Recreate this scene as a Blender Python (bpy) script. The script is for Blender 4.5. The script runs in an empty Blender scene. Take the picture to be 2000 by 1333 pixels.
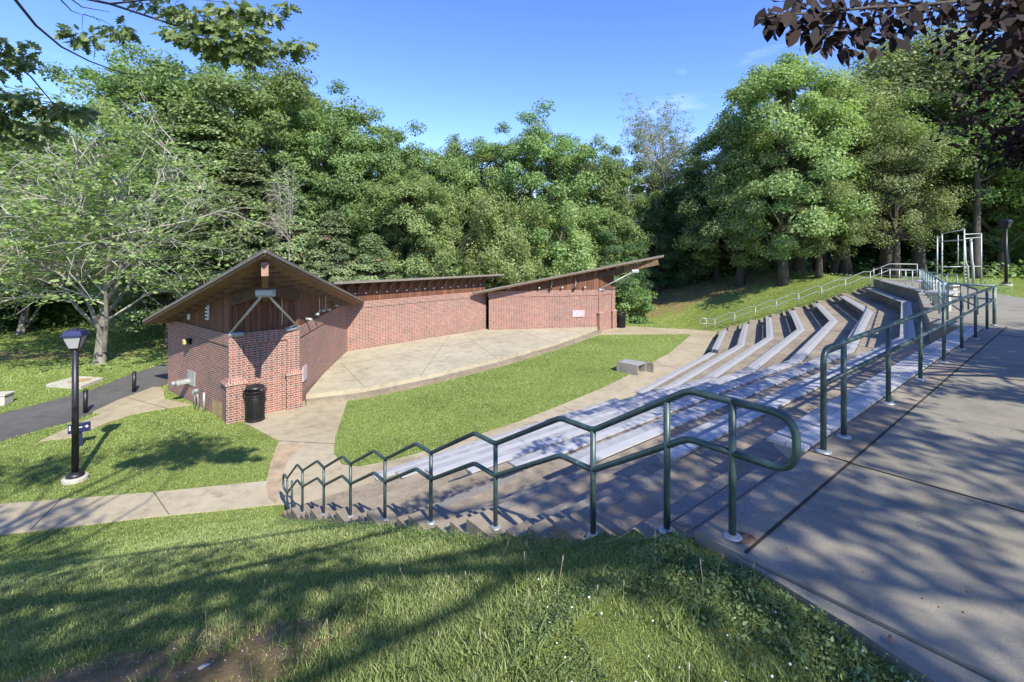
import bpy, bmesh, math, random
import numpy as np
from mathutils import Vector, Matrix
sc = bpy.context.scene
COL = sc.collection
R = math.radians

# ---------------------------------------------------------------- camera, light, exposure
FPX, Y0, HC = 944.4, 487.0, 1.62
cd = bpy.data.cameras.new('camera'); cam = bpy.data.objects.new('camera', cd); COL.objects.link(cam)
cd.sensor_width = 36; cd.lens = FPX / 2000 * 36; cd.shift_y = -(666.5 - Y0) / 2000
cd.clip_start = 0.05; cd.clip_end = 2000
cam.location = (0, 0, HC); cam.rotation_euler = (R(90), 0, 0)
sc.camera = cam
SUNH = Vector((0.50, -0.866)); EL = R(41)
sd = Vector((SUNH.x * math.cos(EL), SUNH.y * math.cos(EL), math.sin(EL))).normalized()
w = bpy.data.worlds.new('World'); sc.world = w; w.use_nodes = True
nt = w.node_tree; bg = nt.nodes['Background']
sky = nt.nodes.new('ShaderNodeTexSky'); sky.sky_type = 'NISHITA'; sky.sun_disc = False
sky.sun_elevation = EL; sky.sun_rotation = math.atan2(sd.x, sd.y)
sky.altitude = 0; sky.air_density = 1.0; sky.dust_density = 0.1; sky.ozone_density = 4.0
# faint thin cloud streaks mixed into the sky
tcw = nt.nodes.new('ShaderNodeTexCoord'); mpw = nt.nodes.new('ShaderNodeMapping'); mpw.inputs['Scale'].default_value = (1.2, 1.2, 5.0)
nzw = nt.nodes.new('ShaderNodeTexNoise'); nzw.inputs['Scale'].default_value = 2.2; nzw.inputs['Detail'].default_value = 9; nzw.inputs['Roughness'].default_value = .62
rpw = nt.nodes.new('ShaderNodeValToRGB'); rpw.color_ramp.elements[0].position = .56; rpw.color_ramp.elements[0].color = (0, 0, 0, 1)
rpw.color_ramp.elements[1].position = .9; rpw.color_ramp.elements[1].color = (.22, .22, .22, 1)
mxw = nt.nodes.new('ShaderNodeMixRGB'); mxw.inputs['Color2'].default_value = (7.5, 8.2, 9.0, 1)
nt.links.new(tcw.outputs['Generated'], mpw.inputs['Vector']); nt.links.new(mpw.outputs[0], nzw.inputs['Vector'])
nt.links.new(nzw.outputs['Fac'], rpw.inputs['Fac']); nt.links.new(rpw.outputs['Color'], mxw.inputs['Fac'])
hsw = nt.nodes.new('ShaderNodeHueSaturation'); hsw.inputs['Saturation'].default_value = 1.2; hsw.inputs['Value'].default_value = .76; hsw.inputs['Hue'].default_value = .522; nt.links.new(sky.outputs['Color'], hsw.inputs['Color']); nt.links.new(hsw.outputs['Color'], mxw.inputs['Color1']); nt.links.new(mxw.outputs['Color'], bg.inputs['Color'])
bg.inputs['Strength'].default_value = 0.15
sl = bpy.data.lights.new('sun', 'SUN'); sl.energy = 2.9; sl.angle = R(0.55); sl.color = (1.0, 0.945, 0.80)
so = bpy.data.objects.new('sun', sl); COL.objects.link(so); so.location = (20, -30, 40)
so.rotation_euler = sd.to_track_quat('Z', 'Y').to_euler()
sc.view_settings.view_transform = 'Standard'; sc.view_settings.look = 'None'; sc.view_settings.exposure = 1.55; sc.view_settings.gamma = 1
try:
    sc.cycles.max_bounces = 6; sc.cycles.diffuse_bounces = 3; sc.cycles.transmission_bounces = 3; sc.cycles.use_denoising = True
except Exception: pass

# ---------------------------------------------------------------- helpers
def up(u, v, z):
    Y = FPX * (HC - z) / (v - Y0); return Vector(((u - 1000) * Y / FPX, Y, z))
def upY(u, v, Y): return Vector(((u - 1000) * Y / FPX, Y, HC - (v - Y0) * Y / FPX))

def newmat(name):
    m = bpy.data.materials.new(name); m.use_nodes = True
    n = m.node_tree.nodes; return m, m.node_tree, n['Principled BSDF']
def N(t, typ, **kw):
    n = t.nodes.new(typ)
    for k, v in kw.items():
        if k in n.inputs: n.inputs[k].default_value = v
        else: setattr(n, k, v)
    return n
def ramp(t, stops, interp='LINEAR'):
    r = t.nodes.new('ShaderNodeValToRGB'); r.color_ramp.interpolation = interp
    e = r.color_ramp.elements
    while len(e) < len(stops): e.new(0.5)
    for i, (p, c) in enumerate(stops):
        e[i].position = p; e[i].color = (c[0], c[1], c[2], 1) if not isinstance(c, (int, float)) else (c, c, c, 1)
    return r
def bump(t, b, src, strength=.3, dist=.02):
    bp = N(t, 'ShaderNodeBump'); bp.inputs['Strength'].default_value = strength; bp.inputs['Distance'].default_value = dist
    t.links.new(src, bp.inputs['Height']); t.links.new(bp.outputs[0], b.inputs['Normal']); return bp
def noise(t, scale, detail=6, rough=.6, vec=None, dim=None):
    n = N(t, 'ShaderNodeTexNoise'); n.inputs['Scale'].default_value = scale; n.inputs['Detail'].default_value = detail; n.inputs['Roughness'].default_value = rough
    if vec is not None: t.links.new(vec, n.inputs['Vector'])
    return n
def geo(t): return t.nodes.new('ShaderNodeNewGeometry').outputs['Position']
def mix(t, fac, a, b, typ='MIX'):
    m = t.nodes.new('ShaderNodeMixRGB'); m.blend_type = typ
    for i, x in ((0, fac), (1, a), (2, b)):
        if isinstance(x, (int, float)): m.inputs[i].default_value = x if i == 0 else (x, x, x, 1)
        elif isinstance(x, tuple): m.inputs[i].default_value = (*x, 1)
        else: t.links.new(x, m.inputs[i])
    return m.outputs[0]

def mat_concrete(name, c0, c1, c2, scale=1.0, bumpk=.25, crack=True):
    m, t, b = newmat(name); g = geo(t)
    n1 = noise(t, .55 * scale, 8, .65, g); n2 = noise(t, 3.5 * scale, 8, .7, g); n3 = noise(t, 90, 4, .7, g)
    r1 = ramp(t, [(.3, c0), (.52, c1), (.72, c2)]); t.links.new(n1.outputs['Fac'], r1.inputs['Fac'])
    r2 = ramp(t, [(.32, .62), (.5, 1.0), (.75, 1.12)]); t.links.new(n2.outputs['Fac'], r2.inputs['Fac'])
    r3 = ramp(t, [(.3, .8), (.7, 1.15)]); t.links.new(n3.outputs['Fac'], r3.inputs['Fac'])
    c = mix(t, 1.0, mix(t, .75, r1.outputs[0], r2.outputs[0], 'MULTIPLY'), r3.outputs[0], 'MULTIPLY')
    # blotchy stains
    n4 = noise(t, 1.7 * scale, 10, .75, g); r4 = ramp(t, [(.6, 0.0), (.68, .55)]); t.links.new(n4.outputs['Fac'], r4.inputs['Fac'])
    c = mix(t, r4.outputs[0], c, tuple(x * .5 for x in c0))
    n5 = noise(t, 7 * scale, 10, .8, g); r5 = ramp(t, [(.57, 0.0), (.66, .6)]); t.links.new(n5.outputs['Fac'], r5.inputs['Fac'])
    c = mix(t, mix(t, crack if isinstance(crack, float) else .5, 0.0, r5.outputs[0]), c, tuple(min(1, x * 1.5) for x in c2))
    n6 = noise(t, 11 * scale, 8, .8, g); r6 = ramp(t, [(.60, 0.0), (.72, .45)]); t.links.new(n6.outputs['Fac'], r6.inputs['Fac'])
    c = mix(t, r6.outputs[0], c, tuple(x * .4 for x in c0))
    t.links.new(c, b.inputs['Base Color']); b.inputs['Roughness'].default_value = .88
    ad = N(t, 'ShaderNodeMath', operation='ADD'); t.links.new(n2.outputs['Fac'], ad.inputs[0]); t.links.new(n3.outputs['Fac'], ad.inputs[1])
    bump(t, b, ad.outputs[0], bumpk, .01)
    return m
def mat_plain(name, col, rough=.6, metal=0.0, var=.12, scale=6, spec=.5):
    m, t, b = newmat(name)
    n1 = noise(t, scale, 7, .65, geo(t)); r = ramp(t, [(.3, tuple(x * (1 - var * 1.6) for x in col)), (.55, col), (.75, tuple(min(1, x * (1 + var)) for x in col))])
    t.links.new(n1.outputs['Fac'], r.inputs['Fac']); t.links.new(r.outputs[0], b.inputs['Base Color'])
    b.inputs['Roughness'].default_value = rough; b.inputs['Metallic'].default_value = metal
    b.inputs['Specular IOR Level'].default_value = spec
    bump(t, b, n1.outputs['Fac'], .08, .01)
    return m
def mat_brick():
    """Flemish bond from the wall's own metre UVs: stretcher, header, pale mortar, some dark headers"""
    m, t, b = newmat('brick'); uv = N(t, 'ShaderNodeUVMap').outputs[0]; sp = N(t, 'ShaderNodeSeparateXYZ'); t.links.new(uv, sp.inputs[0])
    def mth(op, a, b_=None, c=None):
        n = N(t, 'ShaderNodeMath', operation=op)
        for i, x in enumerate((a, b_, c)):
            if x is None: continue
            if isinstance(x, (int, float)): n.inputs[i].default_value = x
            else: t.links.new(x, n.inputs[i])
        return n.outputs[0]
    RH, PR_ = .0715, .325
    vr = mth('DIVIDE', sp.outputs['Y'], RH); row = mth('FLOOR', vr); fv = mth('FRACT', vr)
    odd = mth('MODULO', mth('ABSOLUTE', row), 2.0)
    ux = mth('ADD', mth('DIVIDE', sp.outputs['X'], PR_), mth('MULTIPLY', odd, .5)); col = mth('FLOOR', ux); fx = mth('FRACT', ux)
    MV, MU = .17, .038
    mv = mth('LESS_THAN', fv, MV); m1 = mth('LESS_THAN', fx, MU); hd = mth('GREATER_THAN', fx, .665); m2 = mth('MULTIPLY', hd, mth('LESS_THAN', fx, .665 + MU))
    mort = mth('MAXIMUM', mv, mth('MAXIMUM', m1, m2))
    cb = N(t, 'ShaderNodeCombineXYZ'); t.links.new(mth('ADD', mth('MULTIPLY', col, 2.0), hd), cb.inputs[0]); t.links.new(row, cb.inputs[1])
    wn = N(t, 'ShaderNodeTexWhiteNoise', noise_dimensions='2D'); t.links.new(cb.outputs[0], wn.inputs['Vector'])
    rr = ramp(t, [(0, (.19, .075, .055)), (.35, (.265, .10, .07)), (.7, (.22, .082, .06)), (1, (.31, .13, .095))]); t.links.new(wn.outputs['Value'], rr.inputs['Fac'])
    dk = mth('MULTIPLY', hd, mth('GREATER_THAN', wn.outputs['Value'], .58))
    c = mix(t, dk, rr.outputs[0], (.085, .07, .07))
    n1 = noise(t, 1.1, 8, .7, geo(t)); r1 = ramp(t, [(.3, .68), (.52, 1.0), (.72, 1.25)]); t.links.new(n1.outputs['Fac'], r1.inputs['Fac']); c = mix(t, 1, c, r1.outputs[0], 'MULTIPLY')
    c = mix(t, mort, c, (.46, .40, .34)); t.links.new(c, b.inputs['Base Color']); b.inputs['Roughness'].default_value = .85
    bump(t, b, mth('SUBTRACT', 1.0, mort), .4, .006); return m
def mat_siding():
    m, t, b = newmat('wood_siding'); uv = N(t, 'ShaderNodeUVMap').outputs[0]
    br = N(t, 'ShaderNodeTexBrick', offset=0.0)
    br.inputs['Scale'].default_value = 1; br.inputs['Brick Width'].default_value = .165; br.inputs['Row Height'].default_value = 30
    br.inputs['Mortar Size'].default_value = .010; br.inputs['Mortar Smooth'].default_value = .3
    br.inputs['Color1'].default_value = (0, 0, 0, 1); br.inputs['Color2'].default_value = (1, 1, 1, 1)
    mp = N(t, 'ShaderNodeMapping'); mp.inputs['Location'].default_value = (0, 11, 0); t.links.new(uv, mp.inputs[0]); t.links.new(mp.outputs[0], br.inputs['Vector'])
    rr = ramp(t, [(0, (.11, .042, .022)), (.4, (.17, .066, .033)), (.7, (.13, .05, .027)), (1, (.22, .095, .05))]); t.links.new(br.outputs['Color'], rr.inputs['Fac'])
    m2 = N(t, 'ShaderNodeMapping'); m2.inputs['Scale'].default_value = (30, 1.6, 1); t.links.new(uv, m2.inputs[0])
    n1 = noise(t, 1.5, 8, .7, m2.outputs[0]); r1 = ramp(t, [(.3, .55), (.55, 1.0), (.75, 1.35)]); t.links.new(n1.outputs['Fac'], r1.inputs['Fac'])
    c = mix(t, 1, rr.outputs[0], r1.outputs[0], 'MULTIPLY'); c = mix(t, br.outputs['Fac'], c, (.012, .007, .005))
    t.links.new(c, b.inputs['Base Color']); b.inputs['Roughness'].default_value = .8
    iv = N(t, 'ShaderNodeMath', operation='SUBTRACT'); iv.inputs[0].default_value = 1; t.links.new(br.outputs['Fac'], iv.inputs[1])
    bump(t, b, iv.outputs[0], .7, .012); return m
def mat_leaf(name, c0, c1, c2, trans=.42, rough=.5):
    m, t, b = newmat(name)
    at = N(t, 'ShaderNodeAttribute', attribute_name='tint'); oi = N(t, 'ShaderNodeObjectInfo')
    r = ramp(t, [(0, c0), (.5, c1), (1, c2)]); t.links.new(at.outputs['Fac'], r.inputs['Fac'])
    hs = N(t, 'ShaderNodeHueSaturation'); t.links.new(r.outputs[0], hs.inputs['Color'])
    mr = N(t, 'ShaderNodeMapRange'); mr.inputs['To Min'].default_value = .482; mr.inputs['To Max'].default_value = .515; t.links.new(oi.outputs['Random'], mr.inputs['Value']); t.links.new(mr.outputs[0], hs.inputs['Hue'])
    mr2 = N(t, 'ShaderNodeMapRange'); mr2.inputs['To Min'].default_value = .92; mr2.inputs['To Max'].default_value = 1.35; t.links.new(oi.outputs['Random'], mr2.inputs['Value']); t.links.new(mr2.outputs[0], hs.inputs['Value']); hs.inputs['Saturation'].default_value = .84
    t.links.new(hs.outputs[0], b.inputs['Base Color']); b.inputs['Roughness'].default_value = rough; b.inputs['Specular IOR Level'].default_value = .35
    tr = N(t, 'ShaderNodeBsdfTranslucent'); bc = mix(t, 1, hs.outputs[0], (1.25, 1.35, .6), 'MULTIPLY'); t.links.new(bc, tr.inputs['Color'])
    ms = N(t, 'ShaderNodeMixShader'); ms.inputs[0].default_value = trans
    t.links.new(b.outputs[0], ms.inputs[1]); t.links.new(tr.outputs[0], ms.inputs[2]); t.links.new(ms.outputs[0], t.nodes['Material Output'].inputs['Surface'])
    return m
def mat_bark(name, c0, c1, sc_=6):
    m, t, b = newmat(name); tc = N(t, 'ShaderNodeTexCoord'); mp = N(t, 'ShaderNodeMapping'); mp.inputs['Scale'].default_value = (1, 1, .22)
    t.links.new(tc.outputs['Object'], mp.inputs[0]); n = noise(t, sc_, 9, .7, mp.outputs[0]); r = ramp(t, [(.3, c0), (.7, c1)])
    t.links.new(n.outputs['Fac'], r.inputs['Fac']); t.links.new(r.outputs[0], b.inputs['Base Color']); b.inputs['Roughness'].default_value = .95
    bump(t, b, n.outputs['Fac'], .6, .03); return m

M = {}
M['brick'] = mat_brick(); M['siding'] = mat_siding()
M['plaza'] = mat_concrete('plaza_concrete', (.175, .16, .12), (.23, .21, .16), (.27, .25, .195), .8, crack=.2)
M['terrace'] = mat_concrete('terrace_concrete', (.16, .13, .09), (.255, .21, .15), (.32, .27, .20), 1.4, crack=.9)
M['path'] = mat_concrete('path_concrete', (.29, .24, .155), (.365, .31, .205), (.41, .36, .25), .7, crack=.25)
M['stage'] = mat_concrete('stage_concrete', (.33, .285, .20), (.40, .355, .25), (.455, .41, .30), .8, crack=.25)
M['weathered'] = mat_concrete('weathered_concrete', (.17, .155, .13), (.26, .24, .205), (.33, .31, .27), 3)
M['pale'] = mat_concrete('pale_concrete', (.34, .31, .26), (.46, .43, .36), (.54, .50, .43), 3)
M['asphalt'] = mat_concrete('asphalt', (.075, .07, .066), (.10, .094, .088), (.125, .118, .11), .8)
M['alu'] = mat_plain('aluminium', (.46, .46, .465), .45, .2, .06, 3)
M['alu_dull'] = mat_plain('aluminium_weathered', (.37, .37, .375), .5, .2, .14, 5)
M['green_rail'] = mat_plain('green_painted_steel', (.045, .078, .075), .4, .1, .25, 14)
M['teal_rail'] = mat_plain('faded_teal_steel', (.17, .24, .24), .5, .1, .25, 14)
M['galv'] = mat_plain('galvanised_steel', (.42, .43, .41), .5, .35, .15, 12)
M['flange'] = mat_plain('flange_metal', (.36, .38, .39), .45, .4, .2, 14)
M['black'] = mat_plain('black_metal', (.018, .018, .02), .42, .1, .3, 10)
M['navy'] = mat_plain('navy_metal', (.025, .028, .09), .35, .1, .2, 10)
M['roofing'] = mat_plain('roofing', (.12, .115, .11), .9, 0, .2, 4)
M['fascia'] = mat_plain('fascia_metal', (.19, .165, .14), .6, .1, .15, 8)
M['beam'] = mat_plain('beam_wood', (.17, .10, .055), .8, 0, .3, 5)
M['beam_dark'] = mat_plain('dark_beam_wood', (.085, .045, .025), .8, 0, .3, 5)
M['beam_red'] = mat_plain('end_grain_wood', (.30, .17, .13), .8, 0, .2, 5)
M['joint'] = mat_plain('dark_joint', (.03, .026, .02), .95, 0, .3, 9)
M['strip'] = mat_plain('nonslip_plate', (.22, .21, .2), .7, 0, .2, 30)
M['white'] = mat_plain('white_paint', (.72, .72, .70), .5, 0, .06, 5)
M['glassy'] = mat_plain('frosted_panel', (.36, .36, .35), .25, 0, .05, 3)
M['yellow'] = mat_plain('amber_lens', (.55, .42, .16), .3, 0, .1, 9)
M['pink'] = mat_plain('faded_plaque', (.52, .42, .45), .5, .1, .25, 9)
M['dirt'] = mat_plain('packed_earth', (.37, .275, .175), .95, 0, .25, 2.5)
M['ochre_tone'] = mat_plain('parging_lit_steps', (.36, .26, .12), .9, 0, .25, 4)
M['rust'] = mat_plain('rust_stain', (.17, .10, .06), .95, 0, .5, 25)
M['seed'] = mat_plain('seed_heads', (.42, .36, .24), .9, 0, .2, 30)
M['clover'] = mat_plain('clover_white', (.72, .72, .66), .9, 0, .05, 30)
M['litter'] = mat_plain('dry_leaf', (.36, .17, .08), .8, 0, .3, 30)
M['pale_chip'] = mat_plain('pale_chips', (.52, .48, .44), .8, 0, .15, 30)
# checker tread bump on the non-slip plate
for nm_, lc in (('green_rail', (.16, .21, .20)), ('teal_rail', (.38, .42, .40))):
    t = M[nm_].node_tree; b = t.nodes['Principled BSDF']; src_ = b.inputs['Base Color'].links[0].from_socket
    nn = noise(t, 16, 8, .75, geo(t)); rr_ = ramp(t, [(.60, 0.0), (.68, .75)]); t.links.new(nn.outputs['Fac'], rr_.inputs['Fac']); t.links.new(mix(t, rr_.outputs[0], src_, lc), b.inputs['Base Color'])
t = M['strip'].node_tree; vo = N(t, 'ShaderNodeTexVoronoi'); vo.inputs['Scale'].default_value = 70; t.links.new(geo(t), vo.inputs['Vector'])
rv = ramp(t, [(.15, (.30, .275, .235)), (.5, (.17, .155, .13))]); t.links.new(vo.outputs['Distance'], rv.inputs['Fac']); t.links.new(rv.outputs[0], t.nodes['Principled BSDF'].inputs['Base Color'])
LEAF = {
 'A': mat_leaf('leaf_mid', (0.08, 0.143, 0.033), (0.141, 0.227, 0.052), (0.221, 0.325, 0.091)),
 'B': mat_leaf('leaf_light', (0.134, 0.215, 0.052), (0.208, 0.305, 0.085), (0.295, 0.403, 0.13)),
 'C': mat_leaf('leaf_pale', (0.134, 0.182, 0.058), (0.228, 0.286, 0.104), (0.335, 0.39, 0.169)),
 'D': mat_leaf('leaf_cedar', (0.08, 0.124, 0.042), (0.154, 0.208, 0.072), (0.234, 0.286, 0.117), .22),
 'E': mat_leaf('leaf_thin', (0.134, 0.208, 0.046), (0.214, 0.305, 0.078), (0.308, 0.39, 0.117)),
 'G': mat_leaf('leaf_vine', (0.147, 0.208, 0.052), (0.228, 0.305, 0.085), (0.321, 0.403, 0.13)),
 'K': mat_leaf('leaf_shade', (0.04, 0.091, 0.033), (0.074, 0.143, 0.048), (0.121, 0.202, 0.072)),  # darkened greens: the understory's shade is put into the leaf colour
 'brown': mat_leaf('leaf_brown', (.13, .085, .045), (.19, .12, .065), (.24, .155, .09), .15),
 'oak': mat_leaf('leaf_oak', (.075, .12, .035), (.13, .19, .055), (.20, .27, .09), .35),
 'plum': mat_leaf('leaf_plum', (.008, .004, .004), (.014, .006, .005), (.034, .010, .006), .15, .75),
 'grass': mat_leaf('grass_blade', (.16, .225, .05), (.25, .335, .075), (.34, .42, .13), .3, .6),
 'grassb': mat_leaf('bank_blade', (.16, .20, .055), (.25, .305, .09), (.40, .42, .18), .3, .6),
}
M['bark'] = mat_bark('bark_grey', (.09, .075, .06), (.22, .19, .155)); M['barkl'] = mat_bark('bark_pale', (.10, .09, .075), (.30, .27, .23), 7)
M['barkd'] = mat_bark('bark_dark', (.04, .033, .027), (.10, .085, .07)); M['twig'] = mat_bark('dead_twigs', (.24, .22, .19), (.42, .39, .35))

def mk(name, V, F, mat=None, parent=None, uv=None, smooth=False, tint=None, loc=None):
    me = bpy.data.meshes.new(name)
    V = np.asarray(V, np.float32)
    if isinstance(F, np.ndarray):
        nf, k = F.shape
        me.vertices.add(len(V)); me.vertices.foreach_set('co', V.ravel())
        me.loops.add(nf * k); me.loops.foreach_set('vertex_index', F.astype(np.int32).ravel())
        me.polygons.add(nf); me.polygons.foreach_set('loop_start', np.arange(0, nf * k, k, dtype=np.int32))
        try: me.polygons.foreach_set('loop_total', np.full(nf, k, np.int32))
        except Exception: pass
        me.update(calc_edges=True)
    else:
        me.from_pydata([tuple(map(float, v)) for v in V], [], F); me.update()
    if uv is not None:
        ul = me.uv_layers.new(name='UVMap'); ul.data.foreach_set('uv', np.asarray(uv, np.float32).ravel())
    if tint is not None:
        a = me.attributes.new('tint', 'FLOAT', 'FACE'); a.data.foreach_set('value', np.asarray(tint, np.float32))
    if smooth: me.polygons.foreach_set('use_smooth', np.ones(len(me.polygons), bool))
    if mat is not None:
        for x in (mat if isinstance(mat, (list, tuple)) else [mat]): me.materials.append(x)
    o = bpy.data.objects.new(name, me); COL.objects.link(o)
    if parent is not None: o.parent = parent
    if loc is not None: o.location = loc
    return o
def thing(name, label, cat, loc=(0, 0, 0), rz=0, group=None):
    o = bpy.data.objects.new(name, None); COL.objects.link(o); o.location = loc; o.rotation_euler = (0, 0, rz)
    o.empty_display_size = .2; tagp(o, label, cat, group); return o
def tagp(o, label, cat, group=None, kind=None):
    o['label'] = label; o['category'] = cat
    if group: o['group'] = group
    if kind: o['kind'] = kind
    return o
def struct(o, kind='structure', label=None, cat=None):
    o['kind'] = kind
    if label: o['label'] = label; o['category'] = cat
    return o

class MB:
    def __init__(s): s.v = []; s.f = []; s.uv = []
    def add(s, V, F, UV=None):
        b = len(s.v); s.v += [tuple(x) for x in V]; s.f += [tuple(i + b for i in f) for f in F]
        for k, f in enumerate(F): s.uv += (UV[k] if UV else [(0, 0)] * len(f))
    def prism(s, poly, z0, z1, u0=0.0):
        """vertical prism over a plan polygon; z1 a number or one z per vertex; uv in metres"""
        n = len(poly); zt = z1 if isinstance(z1, (list, tuple)) else [z1] * n; zb = z0 if isinstance(z0, (list, tuple)) else [z0] * n
        area = sum(poly[i][0] * poly[(i + 1) % n][1] - poly[(i + 1) % n][0] * poly[i][1] for i in range(n))
        if area < 0: poly = poly[::-1]; zt = list(zt)[::-1]; zb = list(zb)[::-1]
        V = [(p[0], p[1], zb[i]) for i, p in enumerate(poly)] + [(p[0], p[1], zt[i]) for i, p in enumerate(poly)]
        F = [tuple(range(n - 1, -1, -1)), tuple(range(n, 2 * n))]; UV = [[(poly[i][0], poly[i][1]) for i in range(n - 1, -1, -1)], [(poly[i][0], poly[i][1]) for i in range(n)]]
        u = u0
        for i in range(n):
            j = (i + 1) % n; d = math.hypot(poly[j][0] - poly[i][0], poly[j][1] - poly[i][1])
            F.append((i, j, n + j, n + i)); UV.append([(u, zb[i]), (u + d, zb[j]), (u + d, zt[j]), (u, zt[i])]); u += d
        s.add(V, F, UV); return s
    def box(s, c, d, rz=0, z0=None):
        """box centred at c with size d"""
        cx, cy, cz = c; a, b, h = d[0] / 2, d[1] / 2, d[2] / 2; co, si = math.cos(rz), math.sin(rz)
        P = [(cx + x * co - y * si, cy + x * si + y * co) for x, y in ((-a, -b), (a, -b), (a, b), (-a, b))]
        return s.prism(P, cz - h, cz + h)
    def obox(s, p, q, wd, ht, upv=(0, 0, 1)):
        """beam from p to q with rectangular section"""
        p = Vector(p); q = Vector(q); d = (q - p).normalized(); a = d.cross(Vector(upv)).normalized(); b = a.cross(d).normalized()
        V = []
        for e in (p, q):
            for x, y in ((-1, -1), (1, -1), (1, 1), (-1, 1)): V.append(e + a * x * wd / 2 + b * y * ht / 2)
        L = (q - p).length
        F = [(3, 2, 1, 0), (4, 5, 6, 7)] + [(i, (i + 1) % 4, 4 + (i + 1) % 4, 4 + i) for i in range(4)]
        s.add(V, F, [[(0, 0)] * 4] * 2 + [[(0, 0), (wd, 0), (wd, L), (0, L)]] * 4); return s
    def tube(s, pts, r, seg=10, cap=True):
        pts = [Vector(p) for p in pts]; n = len(pts); rr = r if isinstance(r, (list, tuple)) else [r] * n
        V = []; F = []; prev = None
        for i, p in enumerate(pts):
            if i == 0: d = pts[1] - p
            elif i == n - 1: d = p - pts[i - 1]
            else: d = (pts[i + 1] - p).normalized() + (p - pts[i - 1]).normalized()
            if d.length < 1e-9: d = Vector((0, 0, 1))
            d.normalize()
            if prev is None: a = d.orthogonal().normalized()
            else:
                a = prev - d * prev.dot(d)
                a = a.normalized() if a.length > 1e-6 else d.orthogonal().normalized()
            prev = a; b = d.cross(a)
            for k in range(seg):
                t_ = 2 * math.pi * k / seg; V.append(p + (a * math.cos(t_) + b * math.sin(t_)) * rr[i])
        for i in range(n - 1):
            for k in range(seg): F.append((i * seg + k, i * seg + (k + 1) % seg, (i + 1) * seg + (k + 1) % seg, (i + 1) * seg + k))
        if cap: F.append(tuple(range(seg - 1, -1, -1))); F.append(tuple((n - 1) * seg + k for k in range(seg)))
        s.add(V, F); return s
    def lathe(s, prof, c=(0, 0, 0), seg=24):
        n = len(prof); V = []; F = []
        for r_, z in prof:
            for k in range(seg): a = 2 * math.pi * k / seg; V.append((c[0] + r_ * math.cos(a), c[1] + r_ * math.sin(a), c[2] + z))
        for i in range(n - 1):
            for k in range(seg): F.append((i * seg + k, i * seg + (k + 1) % seg, (i + 1) * seg + (k + 1) % seg, (i + 1) * seg + k))
        F.append(tuple(range(seg - 1, -1, -1))); F.append(tuple((n - 1) * seg + k for k in range(seg)))
        s.add(V, F); return s
    def poly(s, P, UV=None): s.add(P, [tuple(range(len(P)))], [UV] if UV else None); return s
    def build(s, name, mat, parent=None, smooth=False, bevel=0):
        o = mk(name, s.v, s.f, mat, parent, s.uv)
        if smooth:
            for p in o.data.polygons: p.use_smooth = len(p.vertices) == 4
        if bevel:
            b = o.modifiers.new('bevel', 'BEVEL'); b.width = bevel; b.segments = 2; b.limit_method = 'ANGLE'
        return o

def bend(pts, r=.09, n=5):
    """round the corners of a polyline"""
    pts = [Vector(p) for p in pts]; out = [pts[0]]
    for i in range(1, len(pts) - 1):
        a = pts[i - 1] - pts[i]; c = pts[i + 1] - pts[i]; rr = min(r, a.length * .45, c.length * .45)
        p0 = pts[i] + a.normalized() * rr; p1 = pts[i] + c.normalized() * rr
        for k in range(n + 1):
            t_ = k / n; out.append(p0 * (1 - t_) ** 2 + pts[i] * 2 * t_ * (1 - t_) + p1 * t_ ** 2)
    out.append(pts[-1]); return out

# ---------------------------------------------------------------- plan geometry of the theatre
TH = R(39.6); ca, sa = math.cos(TH), math.sin(TH)
def A(s, n, z=0.0): return Vector((s * ca - n * sa, s * sa + n * ca, z))
N0 = 1.467; PER = 1.156; RISE = .4572; GZ = -3.658
LN = [(A(0, N0).xy, R(39.6)), (Vector((10.1, 10.26)), R(51.0)), (Vector((16.31, 17.93)), R(62.5))]
def lineoff(i, m):
    p, a = LN[i]; return p + Vector((-math.sin(a), math.cos(a))) * m, Vector((math.cos(a), math.sin(a)))
def isect(p, d, q, e):
    k = d.x * e.y - d.y * e.x; t_ = ((q.x - p.x) * e.y - (q.y - p.y) * e.x) / k; return p + d * t_
def PA(s, m): return A(s, N0 + m).xy
def P1(m): return isect(*lineoff(0, m), *lineoff(1, m))
def P2(m): return isect(*lineoff(1, m), *lineoff(2, m))
def PD(q, m):
    p, d = lineoff(2, m); return p + d * q
def zr(k): return GZ + RISE * k
def mr(k): return (8 - k) * PER

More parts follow.
